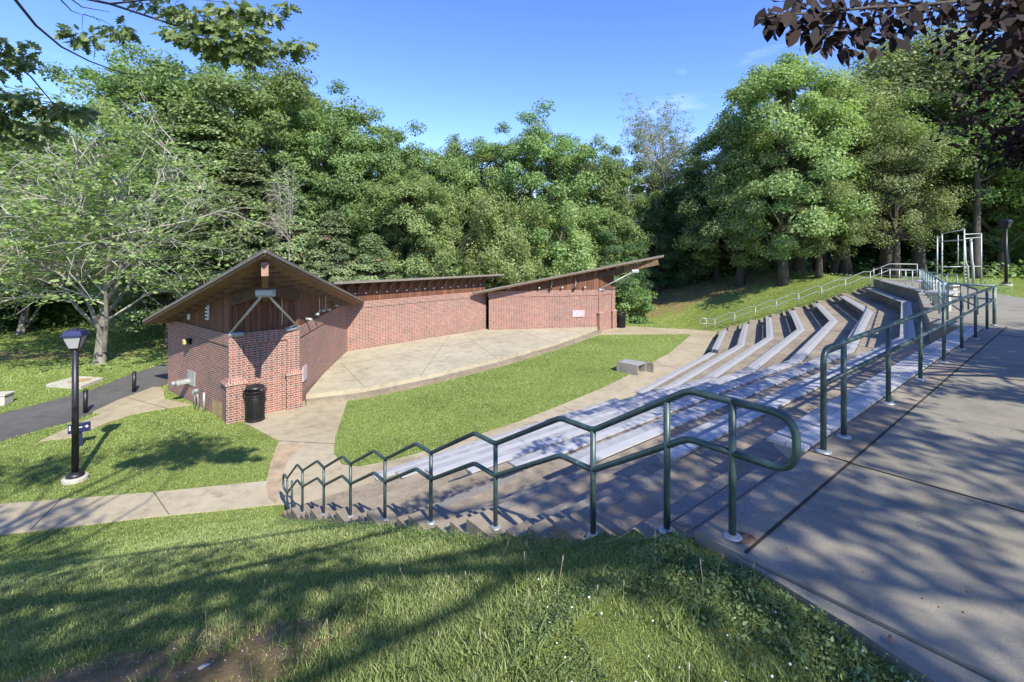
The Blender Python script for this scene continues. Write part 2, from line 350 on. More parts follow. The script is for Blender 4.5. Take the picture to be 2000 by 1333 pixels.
def neff(X, Y):
    X = np.asarray(X, float); Y = np.asarray(Y, float); best = None
    for p, a in LN + [(PD(13.0, 0), R(100))]:
        d = -(X - p.x) * math.sin(a) + (Y - p.y) * math.cos(a)
        best = d if best is None else np.minimum(best, d)
    return best
def fnoise(X, Y, s, seed=0):
    v = 0
    rg = np.random.RandomState(seed)
    for k in range(7):
        a = rg.rand() * 6.28; f = s * (0.6 + 1.4 * rg.rand()); v = v + np.sin((X * math.cos(a) + Y * math.sin(a)) * f + rg.rand() * 6.28)
    return v / 7
def gheight(X, Y):
    X = np.asarray(X, float); Y = np.asarray(Y, float)
    S = X * ca + Y * sa; m = neff(X, Y)
    W = 8.9 + np.clip(2.6 - S, 0, 40) * .505
    q = (X - PD(0, 0).x) * math.cos(R(62.5)) + (Y - PD(0, 0).y) * math.sin(R(62.5))
    W = W + np.clip(q - 9.9, 0, 14) * .45
    t_ = np.clip((m + .05) / (W - .05), 0, 1)
    lin = t_; sm = t_ * t_ * (3 - 2 * t_)
    far = np.clip((2.2 - S) / 4, 0, 1)
    k = lin * (1 - .25 * far) + sm * (.25 * far)
    z = -3.672 * k
    z = z - .07 * np.clip(t_ * 12, 0, 1) * np.clip((1 - t_) * 12, 0, 1)
    z = z + (.05 * fnoise(X, Y, 1.6, 3) + .025 * fnoise(X, Y, 5, 4)) * np.clip(t_ * 8, 0, 1) * np.clip((1 - t_) * 8, 0, 1)
    # gentle slope of the ground behind the plaza
    plate = (m < 0)
    z = np.where(plate, -.03 - .012 * np.clip(Y - 12, 0, 40) - .03, z)
    # ground rises slowly beyond the stage on the far side
    z = z + np.clip((Y - 40) / 60, 0, 1) * 1.2 * (z < -3)
    # hollow under the theatre and under the plaza slab
    inside = (S > 2.78) & (q < 9.6) & (m > -.25) & (m < 8.6)
    z = np.where(inside, z - .9, z)
    ip = (m <= -.25) & (S > 2.78) & inpoly(X, Y, PLAZA_IN)
    z = np.where(ip, -.7, z)
    return z
def inpoly(X, Y, poly):
    X = np.asarray(X, float); Y = np.asarray(Y, float); c = np.zeros(X.shape, bool); n = len(poly)
    for i in range(n):
        x0, y0 = poly[i][0], poly[i][1]; x1, y1 = poly[(i + 1) % n][0], poly[(i + 1) % n][1]
        if y0 == y1: continue
        c ^= ((y0 > Y) != (y1 > Y)) & (X < (x1 - x0) * (Y - y0) / (y1 - y0) + x0)
    return c

CORN = Vector((9.13, 10.55))
PLAZA = [PA(2.57, 0), PA(13.7, 0), CORN, Vector((15.0, 17.85)), Vector((15.81, 18.66)), Vector((19.9, 26.6)), Vector((22.3, 25.4)), Vector((19.6, 21.0)), Vector((17.75, 17.8)), Vector((16.7, 15.6)),
         Vector((15.2, 9)), Vector((14.6, 0)), Vector((13, -6)), A(2.62, -8).xy]
PLAZA_IN = [PA(3.0, -.3), PA(13.5, -.3), Vector((15.4, 17.4)), Vector((19.9, 25.6)), Vector((21.3, 25)), Vector((19.1, 21.2)), Vector((17.2, 17.8)), Vector((16.2, 15.6)), Vector((14.8, 9)), Vector((14.2, 0)), Vector((12.6, -5.6)), A(3.1, -7.6).xy]

# ---------------------------------------------------------------- ground sheet
def axis(lo, hi, c, h0, g):
    xs = [c]; h = h0
    while xs[-1] < hi: xs.append(xs[-1] + h); h *= g
    ys = [c]; h = h0
    while ys[-1] > lo: ys.append(ys[-1] - h); h *= g
    return np.array(sorted(set(xs + ys)))
ax = axis(-260, 260, 1.0, .16, 1.018); ay = axis(-60, 420, 4.0, .16, 1.018)
GX, GY = np.meshgrid(ax, ay); GZm = gheight(GX, GY); nx, ny = len(ax), len(ay)
V = np.stack([GX.ravel(), GY.ravel(), GZm.ravel()], 1)
ii = np.arange(nx - 1)[None, :] + np.arange(ny - 1)[:, None] * nx
F = np.stack([ii, ii + 1, ii + 1 + nx, ii + nx], -1).reshape(-1, 4)
m, t, b = newmat('grass_ground'); g = geo(t)
n1 = noise(t, .35, 8, .65, g); n2 = noise(t, 6, 8, .75, g); n3 = noise(t, 60, 4, .7, g); n4 = noise(t, .9, 7, .7, g)
r1 = ramp(t, [(.3, (.13, .165, .038)), (.5, (.19, .24, .055)), (.7, (.245, .285, .08))]); t.links.new(n1.outputs['Fac'], r1.inputs['Fac'])
r2 = ramp(t, [(.3, .55), (.5, 1.0), (.72, 1.45)]); t.links.new(n2.outputs['Fac'], r2.inputs['Fac'])
r3 = ramp(t, [(.3, .6), (.7, 1.4)]); t.links.new(n3.outputs['Fac'], r3.inputs['Fac'])
c = mix(t, 1, mix(t, 1, r1.outputs[0], r2.outputs[0], 'MULTIPLY'), r3.outputs[0], 'MULTIPLY')
# worn earth: patches near the viewer, under the woods, and along the left field
def blob(t, cx, cy, rx, ry):
    mp = N(t, 'ShaderNodeMapping'); mp.vector_type = 'POINT'; mp.inputs['Location'].default_value = (-cx / rx, -cy / ry, 0); mp.inputs['Scale'].default_value = (1 / rx, 1 / ry, 0)
    t.links.new(geo(t), mp.inputs[0]); gr = N(t, 'ShaderNodeTexGradient', gradient_type='SPHERICAL'); t.links.new(mp.outputs[0], gr.inputs[0]); return gr.outputs['Fac']
acc = None
for a_ in ((-1.9, 2.6, 1.4, .8), (-26, 24, 9, 1.6), (-16, 26.5, 6, 1.5), (-27, 38, 10, 3), (18, 40, 16, 6), (0, 44, 30, 8)):
    x_ = blob(t, *a_)
    if acc is None: acc = x_
    else:
        mm = N(t, 'ShaderNodeMath', operation='MAXIMUM'); t.links.new(acc, mm.inputs[0]); t.links.new(x_, mm.inputs[1]); acc = mm.outputs[0]
ad = N(t, 'ShaderNodeMath', operation='MULTIPLY_ADD'); t.links.new(n4.outputs['Fac'], ad.inputs[0]); ad.inputs[1].default_value = 1.3; t.links.new(acc, ad.inputs[2])
rd = ramp(t, [(.86, 0.0), (1.12, 1.0)]); t.links.new(ad.outputs[0], rd.inputs['Fac'])
rdc = ramp(t, [(.3, (.14, .12, .04)), (.45, (.22, .17, .075)), (.6, (.34, .235, .135)), (.75, (.46, .35, .23))]); t.links.new(n2.outputs['Fac'], rdc.inputs['Fac'])
c = mix(t, rd.outputs[0], c, rdc.outputs[0])
t.links.new(c, b.inputs['Base Color']); b.inputs['Roughness'].default_value = .95; b.inputs['Specular IOR Level'].default_value = .1
ad2 = N(t, 'ShaderNodeMath', operation='ADD'); t.links.new(n2.outputs['Fac'], ad2.inputs[0]); t.links.new(n3.outputs['Fac'], ad2.inputs[1])
bump(t, b, ad2.outputs[0], .9, .05)
M['ground'] = m
struct(mk('ground', V, F, m, smooth=True))

# ---------------------------------------------------------------- paved sheets
def sheet(name, pts, z, mat, th=.05, kind='structure'):
    o = MB().prism([(p[0], p[1]) for p in pts], z - th, z).build(name, mat)
    if kind: struct(o, kind)
    return o
def G(u, v): return up(u, v, GZ).xy
PZ = GZ + .006
arena = [PA(2.75, 9.2), PA(2.75, 8.0), PA(8, 7.6), P1(7.8), P2(7.6), PD(10.2, 7.6), PD(10.6, 8.6), Vector((13.0, 31.3)), Vector((7.4, 33.3)), Vector((5.6, 32.2)), Vector((-1, 29)), Vector((-6.5, 24)), Vector((-7.6, 17)), Vector((-8.4, 15.0)), G(480, 828), G(500, 838), G(545, 862), G(538, 880), G(530, 905), G(520, 940),
         G(300, 962), G(0, 985), Vector((-22, 7.3)), Vector((-22, 6.2)), G(0, 1045), G(300, 1010), G(500, 990), G(545, 985)]
sheet('path', arena, PZ, M['path'])
lawn = [up(*p, GZ).xy for p in [(1350, 654), (1308, 690), (1240, 727), (1180, 757), (1100, 790), (1010, 825), (930, 851), (860, 874), (760, 901), (700, 912), (668, 908), (652, 885), (655, 855), (668, 815), (680, 783)]] + [Vector((-5.2, 17.9)), Vector((-3.1, 19.3)), Vector((0.05, 22.5)), Vector((2.9, 26.0)), Vector((5.3, 29.6)), up(1195, 655, GZ).xy]
LAWN = lawn
lo = sheet('lawn', lawn, PZ + .012, M['ground'], .03)
strip_ = [G(78, 862), G(95, 846), G(141, 838), G(180, 815), G(210, 807), G(216, 795), G(180, 807), G(216, 783), G(228, 778), G(300, 756), Vector((-12.9, 18.4)), Vector((-8.8, 14.95)), G(440, 800), G(376, 791), G(303, 801), G(258, 810), G(210, 826), G(141, 855)]
pad_poly = [G(78, 862), G(130, 838), G(200, 808), G(180, 806), G(228, 783), G(300, 756), Vector((-13.2, 18.3)), Vector((-12.2, 17.0)), G(376, 791), G(303, 801), G(258, 810), G(210, 826), G(141, 855)]
sheet('pavement', pad_poly, PZ + .006, M['path'])
asph = [Vector((-30, 8.6)), G(0, 862), G(75, 840), G(144, 822), G(180, 807), G(228, 783), G(300, 756), Vector((-13.5, 18.6)), Vector((-13.9, 22)), Vector((-13.6, 30)), Vector((-15.8, 30)), Vector((-16.2, 24)), G(327, 709), G(255, 732), G(180, 762), G(90, 786), G(0, 810), Vector((-30, 11.8))]
sheet('road', asph, PZ + .002, M['asphalt'])
PAVED = [arena, pad_poly, asph]
# worn earth fan where the lower path meets the foot of the stairs
sheet('dirt_path', [G(525, 975), G(520, 950), G(528, 905), G(545, 870), G(600, 862), G(560, 905), G(548, 950), G(540, 985)], PZ + .005, M['dirt'], .02)
# joints in the lower paving
def joint(name, p, q, z, wd=.011, parent=None):
    o = MB().obox((p[0], p[1], z), (q[0], q[1], z), wd, .006).build(name, M['joint'], parent)
    if parent is None: struct(o)
    return o
for (p, q) in ((G(545, 862), G(655, 868)), (G(300, 962), G(330, 1006)), (G(1100, 795), G(1130, 808)), (G(820, 895), G(800, 912)), (G(1280, 710), G(1330, 722)), (G(120, 975), G(60, 1035))):
    joint('pavement_joint', p, q, PZ + .004)
for (p, q) in (((G(250, 778)), G(330, 800)),): joint('pavement_joint', p, q, PZ + .010)

# ---------------------------------------------------------------- plaza
PL = thing('plaza', 'brown-grey concrete plaza along the top of the seating', 'plaza'); PL['kind'] = 'structure'
MB().prism(PLAZA, -.47, 0).build('slab', M['plaza'], PL)
def band(p, q, wd, z, h, name, mat, parent): return MB().obox((p[0], p[1], z - h / 2 + .004), (q[0], q[1], z - h / 2 + .004), wd, h).build(name, mat, parent)
NJ = 1.19
cu = MB().prism([A(2.575, N0 - .002).xy, A(13.7, N0 - .002).xy, A(13.7, NJ + .012).xy, A(2.6, NJ + .012).xy], -.3, .005); cu.build('edge_curb', M['terrace'], PL)
joint('expansion_joint', A(2.6, NJ), A(14.4, NJ), .003, .013, PL)
for s_ in (4.3, 8.6, 12.9): joint('expansion_joint', A(s_, NJ), A(s_ + .25, -7.5), .003, .012, PL)
joint('expansion_joint', A(4.3, N0 - .01), A(4.3, NJ), .008, .012, PL)
joint('expansion_joint', A(2.6, -3.0), A(15, -3.0), .003, .012, PL)
# narrow side strip between plaza and bank
st = [A(2.56, 1.27).xy, A(2.56, .3).xy, A(2.56, -.6).xy, A(2.56, -2.5).xy, A(1.9, -2.5).xy, A(2.15, -.6).xy, A(2.32, .1).xy, A(2.47, .7).xy]
MB().prism(st, -.35, -.012).build('side_strip', M['plaza'], PL)

# ---------------------------------------------------------------- seating terrace
TE = thing('seating_terrace', 'stepped concrete seating terrace curving round the lawn with stairs at both ends', 'terrace')
for k in range(1, 8):
    m0, m1 = mr(k), mr(k + 1)
    if k == 7: m1 = 0.0
    poly = [PA(2.57, m0), P1(m0), P2(m0), PD(9.95, m0), PD(9.95, m1), P2(m1), P1(m1), PA(2.57, m1)]
    MB().prism(poly, GZ - .3, zr(k)).build('tread', M['terrace'], TE)
for k in range(8, 0, -1):
    for i, (a_, b_) in enumerate(((0, .285), (.285, .57))):
        zt = zr(k) - .1524 * (i + 1); m0 = mr(k)
        P = [PA(2.57, m0 + a_), PA(4.12, m0 + a_), PA(4.12, m0 + b_), PA(2.57, m0 + b_)]
        MB().prism(P, zr(k - 1) - (.2 if k == 1 else .0), zt).build('stair_step', M['terrace'], TE)
        P = [PD(7.9, m0 + a_), PD(9.95, m0 + a_), PD(9.95, m0 + b_), PD(7.9, m0 + b_)]
        MB().prism(P, zr(k - 1) - (.2 if k == 1 else .0), zt).build('stair_step', M['terrace'], TE)
    if k >= 5:
        for i in range(3):
            if i == 2 and False: continue
            zt = zr(k) - .1524 * i; e = mr(k) + .285 * i
            z_ = zt + .004
            P = [PA(2.85, e - .012), PA(4.1, e - .012), PA(4.1, e - .125), PA(2.85, e - .125)]
            MB().prism(P, zt - .01, z_ + (.004 if (k == 8 and i == 0) else 0)).build('nonslip_strip', M['strip'], TE)
for k in range(1, 8):
    for s_ in (6.9, 10.1):
        joint('tread_joint', PA(s_ + .15 * k, mr(k) - .01), PA(s_ + .15 * k, mr(k + 1) + .31), zr(k) + .001, .010, TE)
    p_, d_ = lineoff(1, mr(k)); q_, _ = lineoff(1, mr(k + 1) + .31)
    for l_ in (3.0, 6.2): a_ = P1(mr(k)) + d_ * l_; n_ = (q_ - p_); joint('tread_joint', a_, a_ + n_, zr(k) + .001, .010, TE)
# notch of steps where the top row stops against the cheek wall
for i, (a_, b_) in enumerate(((.02, .30), (.30, .58))):
    P = [PA(13.05, a_), PA(13.69, a_), PA(13.69, b_), PA(13.05, b_)]
    MB().prism(P, zr(7), -.1524 * (i + 1) + .02).build('stair_step', M['ochre_tone'], TE)  # ochre colour stands in for yellow sunlight on these plain concrete steps

# ---------------------------------------------------------------- benches
def strip_pts(pl, off0, off1): pass
def bench(k, kind, label):
    """kind: list of plan functions giving the centreline at a given m"""
    m0 = mr(k); z = zr(k) + .032
    def line(o):
        m_ = m0 + o
        if kind == 'full': return [PA(4.25, m_), P1(m_), P2(m_), PD(7.75, m_)]
        if kind == 'A1': return [PA(4.25, m_), PA(12.45, m_)]
        if kind == 'B1':
            p = P1(m_); d = lineoff(1, m_)[1]; return [p + d * .05, P2(m_) - d * .15]
        if kind == 'D1':
            p = P2(m_); d = lineoff(2, m_)[1]; return [p + d * .75, PD(7.75, m_)]
        if kind == 'A8': return [PA(4.25, m_), PA(13.6, m_)]
        if kind == 'D8': return [Vector((15.95, 18.6)) + Vector((-.887, .46)) * o, Vector((18.9, 24.4)) + Vector((-.887, .46)) * o]
    root = line(.15)[0]
    T = thing('bench', label, 'bench', (root.x, root.y, z), 0, 'aluminium benches on the seating terrace')
    off = Vector((-root.x, -root.y))
    for (a_, b_, mt, nm) in ((.012, .155, 'alu', 'seat_plank'), (.163, .305, 'alu_dull', 'seat_plank')):
        p0 = line(a_); p1 = line(b_); mb = MB()
        for i in range(len(p0) - 1):
            q = [p0[i] + off, p0[i + 1] + off, p1[i + 1] + off, p1[i] + off]
            if i > 0: pass
            mb.prism(q, -.026, 0)
        # raised ribs along the plank give the extruded look
        for f_ in (.2, .5, .8):
            r0 = line(a_ + (b_ - a_) * f_)
            for i in range(len(r0) - 1):
                u_ = r0[i] + off; v_ = r0[i + 1] + off
                mb.obox((u_.x, u_.y, .0002), (v_.x, v_.y, .0002), .006, .003)
        mb.build(nm, M[mt], T)
    # brackets against the riser
    c0 = line(.02); c1 = line(.27)
    nb = 0
    for i in range(len(c0) - 1):
        L = (c0[i + 1] - c0[i]).length; n = max(2, int(L / 1.7) + 1)
        for j in range(n):
            f_ = (.06 + j * (L - .12) / (n - 1)) / L if n > 1 else .5
            a_ = c0[i].lerp(c0[i + 1], f_) + off; b_ = c1[i].lerp(c1[i + 1], f_) + off; d = (c0[i + 1] - c0[i]).normalized() * .025
            V_ = [(a_.x, a_.y, -.04), (b_.x, b_.y, -.04), (b_.x, b_.y, -.07), (a_.x, a_.y, -.24)]
            V2 = [(x + d.x, y + d.y, z_) for x, y, z_ in V_]
            mb = MB(); mb.add(V_ + V2, [(0, 1, 2, 3), (7, 6, 5, 4), (0, 4, 5, 1), (1, 5, 6, 2), (2, 6, 7, 3), (3, 7, 4, 0)])
            mb.build('bracket', M['alu_dull'], T); nb += 1
    return T
bench(1, 'A1', 'lowest aluminium bench nearest the foot of the near stairs, beside the lower path')
bench(1, 'B1', 'lowest aluminium bench in the middle of the curve, just behind the concrete planter box')
bench(1, 'D1', 'short lowest aluminium bench at the far end beside the foot of the far stairs')
for k, nm in ((2, 'second'), (3, 'third'), (4, 'fourth'), (5, 'fifth'), (6, 'sixth'), (7, 'seventh')):
    bench(k, 'full', 'long bent aluminium bench running the whole %s terrace up from the lawn' % nm)
bench(8, 'A8', 'topmost near aluminium bench, level with the plaza edge under the green guard rail')
bench(8, 'D8', 'topmost aluminium bench at the far end, below the far plaza fence')

# ---------------------------------------------------------------- handrails
def post(parent, p, h, r, mat, flange=True, name='post'):
    mb = MB().tube([(p[0], p[1], p[2] - .01), (p[0], p[1], p[2] + h)], r, 12); o = mb.build(name, mat, parent, smooth=True)
    if flange: MB().lathe([(r * 2.5, 0), (r * 2.5, .008), (r * 1.9, .018), (r * 1.05, .022)], (p[0], p[1], p[2]), 20).build('flange', M['flange'], o, smooth=True)
    return o
# near stair handrail
HR = thing('stair_handrail', 'dark green stepped pipe handrail descending the near stairs in the foreground', 'handrail')
SR = 2.686; NP = 1.304; r_ = .021
posts_n = [(NP, 0.0), (1.72, -.1524)] + [(2.326 + PER * i, -RISE * (i + 1)) for i in range(7)] + [(9.94, zr(0) + .152), (10.27, GZ)]
for n_, z_ in posts_n:
    zt = {0: 0}.get(0)
    p = A(SR, n_, z_)
    # height of the top rail at this post
    if n_ < 1.4: h = .76
    elif n_ < 2: h = .66 + .1524
    elif n_ < 9.5: h = .765
    elif n_ < 10: h = .735 - .1
    else: h = .74 - .06
    post(HR, p, h, r_, M['green_rail'])
def railpath(h):
    pts = []
    pts.append((NP, h))  # plaza post
    pts.append((NP + .27, h - .0))
    for i in range(7):
        n_ = 2.326 + PER * i; z_ = -RISE * (i + 1)
        pts.append((n_, z_ + h)); pts.append((n_ + .33, z_ + h))
    pts.append((10.27, GZ + h - .05))
    return pts
top = [A(SR, n_, z_) for n_, z_ in railpath(.765)]; mid = [A(SR, n_, z_) for n_, z_ in railpath(.475)]
loop = [A(SR, NP, .765), A(SR, NP - .33, .765), A(SR, NP - .33, .475), A(SR, NP, .475)]
MB().tube(bend(top, .05), r_, 12).build('top_rail', M['green_rail'], HR, smooth=True)
MB().tube(bend(mid, .05), r_, 12).build('mid_rail', M['green_rail'], HR, smooth=True)
MB().tube(bend(loop, .13, 8), r_, 12).build('end_loop', M['green_rail'], HR, smooth=True)
lp = [A(SR, 10.27, GZ + .715), A(SR, 10.55, GZ + .715), A(SR, 10.55, GZ + .425), A(SR, 10.27, GZ + .425)]
MB().tube(bend(lp, .1, 8), r_, 12).build('end_loop', M['green_rail'], HR, smooth=True)
o = MB().lathe([(.0, .0), (.15, .0), (.13, .002), (0.01, .0025)], (0, 0, 0), 24).build('rust_stain', M['rust'], HR); o.location = A(SR + .02, NP - .03, .006); o.scale = (.6, .42, 1)

# guard rail on the plaza edge
GR = thing('guard_rail', 'long dark green pipe guard rail along the plaza edge on the right', 'guard rail')
NG = 1.385
gs = [4.28, 4.90, 6.24, 7.68, 9.11, 10.53, 11.92, 13.35, 14.35]
gs = [(2.995 * ca + 4.283 * sa) + x for x in (-.677, -.193, 1.205, 2.649, 4.085, 5.508, 6.902, 8.342, 9.35)]
for i, s_ in enumerate(gs):
    if i == 0: continue
    post(GR, A(s_, NG, .005), .82, .023, M['green_rail'])
MB().tube(bend([A(gs[0], NG, 0), A(gs[0], NG, .82), A(gs[-1] + .2, NG, .82)], .12, 8), .023, 12).build('top_rail', M['green_rail'], GR, smooth=True)
MB().tube([A(gs[0], NG, .545), A(gs[-1] + .2, NG, .545)], .021, 12).build('mid_rail', M['green_rail'], GR, smooth=True)
MB().lathe([(.06, 0), (.06, .008), (.045, .018), (.024, .022)], A(gs[0], NG, .005), 20).build('flange', M['flange'], GR, smooth=True)

def fence(name, label, pts, h, hm, n_list, mat, r=.02, cat='fence'):
    T = thing(name, label, cat)
    P = [Vector(p) for p in pts]
    for i in range(len(P) - 1):
        n = n_list[i]
        for k in range(n + (1 if i == len(P) - 2 else 0)):
            p = P[i].lerp(P[i + 1], k / n); post(T, p, h, r, mat, flange=False)
    MB().tube(bend([p + Vector((0, 0, h)) for p in P], .06), r * 1.05, 10).build('top_rail', mat, T, smooth=True)
    MB().tube(bend([p + Vector((0, 0, hm)) for p in P], .06), r * .9, 10).build('mid_rail', mat, T, smooth=True)
    return T
e1 = A(gs[-1] + .2, NG)
fence('plaza_fence', 'faded teal pipe fence above the cheek wall in the middle of the plaza', [(9.95, 11.15, 0), (16.85, 19.9, -.05)], .86, .45, [9], M['teal_rail'], .022)
fence('corner_rail', 'short teal rail joining the plaza fence to the end of the guard rail', [(10.0, 11.1, 0), (e1.x, e1.y, 0)], .83, .54, [1], M['teal_rail'], .022)
fence('far_fence', 'pale pipe fence along the top of the far seating', [(16.95, 20.1, -.05), (18.1, 22.6, -.1), (19.6, 26.2, -.2)], .80, .45, [3, 3], M['galv'], .02)
fence('ramp_rail', 'low dark rail round the ramp behind the white picnic tables', [(19.4, 23.8, -.15), (20.9, 23.9, -.15), (21.2, 25, -.15)], .62, .1, [2, 1], M['green_rail'], .022)
fence('ramp_rail', 'short teal rail with rounded end right of the white picnic tables', [(16.6, 18.9, 0), (16.2, 17.6, 0)], .66, .3, [2], M['teal_rail'], .022)
fence('ramp_rail', 'sloping dark rail behind the end of the guard rail, under the frame tower', [(12.9, 13.9, -.02), (11.5, 11.95, 0)], .62, .2, [2], M['green_rail'], .022)

# far stair handrail
FR = thing('far_handrail', 'pale galvanised stepped handrail along the far stairs beside the grass bank', 'handrail')
def D_(m, z): p = PD(10.0, m); return Vector((p.x, p.y, z))
rp = []
for i in range(0, 8):
    m_ = .57 + .3 + PER * i; z_ = -RISE * (i + 1)
    post(FR, D_(m_, z_), .8, .02, M['galv'], False); rp += [(m_ - .0, z_), (m_ + .3, z_)]
rp = [(-1.2, 0), (.0, 0)] + rp
post(FR, D_(-1.2, 0), .8, .02, M['galv'], False); post(FR, D_(9.45, GZ), .8, .02, M['galv'], False)
rp.append((9.45, GZ)); 
for hh, nm in ((.8, 'top_rail'), (.47, 'mid_rail')):
    MB().tube([D_(m_, z_ + hh) for m_, z_ in rp], .022, 8).build(nm, M['galv'], FR, smooth=True)
MB().tube(bend([D_(9.45, GZ + .8), D_(9.85, GZ + .8), D_(9.85, GZ + .47), D_(9.45, GZ + .47)], .12, 6), .022, 8).build('end_loop', M['galv'], FR, smooth=True)

# tube tower
TT = thing('frame_tower', 'tall grey tubular steel frame with slide pole standing on the grass beyond the plaza', 'tube frame')
tp = [(20.9, 23.5), (20.95, 22.4), (22.9, 23.6), (21.9, 24.9)]
for (x, y), hh in zip(tp, (2.4, 2.55, 2.4, 2.3)): MB().tube([(x, y, -.3), (x, y, hh)], .032, 10).build('upright', M['galv'], TT, smooth=True)
def tb(p, q, r=.024, nm='crossbar', bendr=None): return MB().tube(bend([Vector(x) for x in (p, q)] if not isinstance(p, list) else [Vector(x) for x in p], .15), r, 8).build(nm, M['galv'], TT, smooth=True)
tb((20.9, 23.5, 2.38), (20.95, 22.4, 2.52)); tb((20.95, 22.4, 2.1), (22.9, 23.6, 2.2)); tb((20.9, 23.5, .75), (22.9, 23.6, .78)); tb((20.9, 23.5, 2.0), (20.95, 22.4, 2.05)); tb((20.95, 22.4, 2.3), (22.9, 23.6, 2.38)); tb((20.9, 23.5, 2.2), (21.9, 24.9, 2.25))
for k in range(6): tb((22.02, 23.55, -.1 + .16 * k), (22.3, 23.6, -.1 + .16 * k), .02, 'rung')
tb([(21.9, 23.4, 2.1), (21.95, 23.4, .95), (22.05, 23.4, .8), (22.1, 23.4, -.3)], None, .04, 'slide_pole'); tb([(22.3, 23.5, 2.1), (22.35, 23.5, 1.0), (22.4, 23.5, .8), (22.45, 23.5, -.3)], None, .055, 'slide_pole'); tb((21.4, 23.2, .8), (21.4, 23.2, 2.3), .022)

# low pedestal tables on the plaza
def ptable(loc, rz, label, mat='white', sx=.62, h=.44):
    T = thing('pedestal_table', label, 'table', loc, rz, 'low tables on the far plaza')
    MB().box((0, 0, h - .03), (sx, .5, .06)).build('table_top', M[mat], T, bevel=.012)
    MB().prism([(-.12, -.15), (.12, -.15), (.12, .15), (-.12, .15)], 0, h - .14).build('pedestal', M['pale'], T)
    mb = MB(); V_ = [(-.12, -.15, h - .14), (.12, -.15, h - .14), (.12, .15, h - .14), (-.12, .15, h - .14), (-.26, -.22, h - .061), (.26, -.22, h - .061), (.26, .22, h - .061), (-.26, .22, h - .061)]
    mb.add(V_, [(3, 2, 1, 0), (4, 5, 6, 7)] + [(i, (i + 1) % 4, 4 + (i + 1) % 4, 4 + i) for i in range(4)]); mb.build('flared_support', M['pale'], T)
ptable((14.95, 16.5, 0), R(20), 'white low table on a flared pedestal, middle one of three beyond the teal fence')
ptable((16.3, 18.9, -.04), R(30), 'small white low table farthest back, nearest the far fence')
ptable((11.35, 12.75, 0), R(35), 'grey shaded low table right behind the end of the guard rail', 'alu_dull', .95, .52)

# ---------------------------------------------------------------- stage
SZ = GZ + .30
SG = thing('stage', 'wide pale concrete stage floor with two curved front steps between the brick buildings', 'stage')
front = [Vector(p) for p in [(-7.05, 16.55), (-5.3, 17.35), (-3.2, 19.2), (-.7, 21.9), (2.2, 25.6), (4.2, 28.7), (5.3, 30.5)]]
back = [Vector(p) for p in [(5.6, 31.3), (-1.2, 30.6), (-1.7, 30.6), (-8.3, 23.8)]]
MB().prism(front + back, GZ, SZ).build('stage_floor', M['stage'], SG)
low = []
for i, p in enumerate(front):
    a_ = front[max(0, i - 1)]; c_ = front[min(len(front) - 1, i + 1)]; d = (c_ - a_).normalized(); low.append(p + Vector((d.y, -d.x)) * .36)
MB().prism(low + front[::-1], GZ, SZ - .15).build('step', M['terrace'], SG)
for p, q in (((-5.3, 17.4), (-7.4, 21.0)), ((-3.6, 18.9), (-3.6, 27.9)), ((-.7, 22.0), (-2.9, 28.6)), ((2.2, 25.7), (.1, 30.1)), ((4.2, 28.8), (2.6, 30.5)), ((-7.6, 20.5), (2.0, 30.4))):
    joint('joint', p, q, SZ + .0, .012, SG)

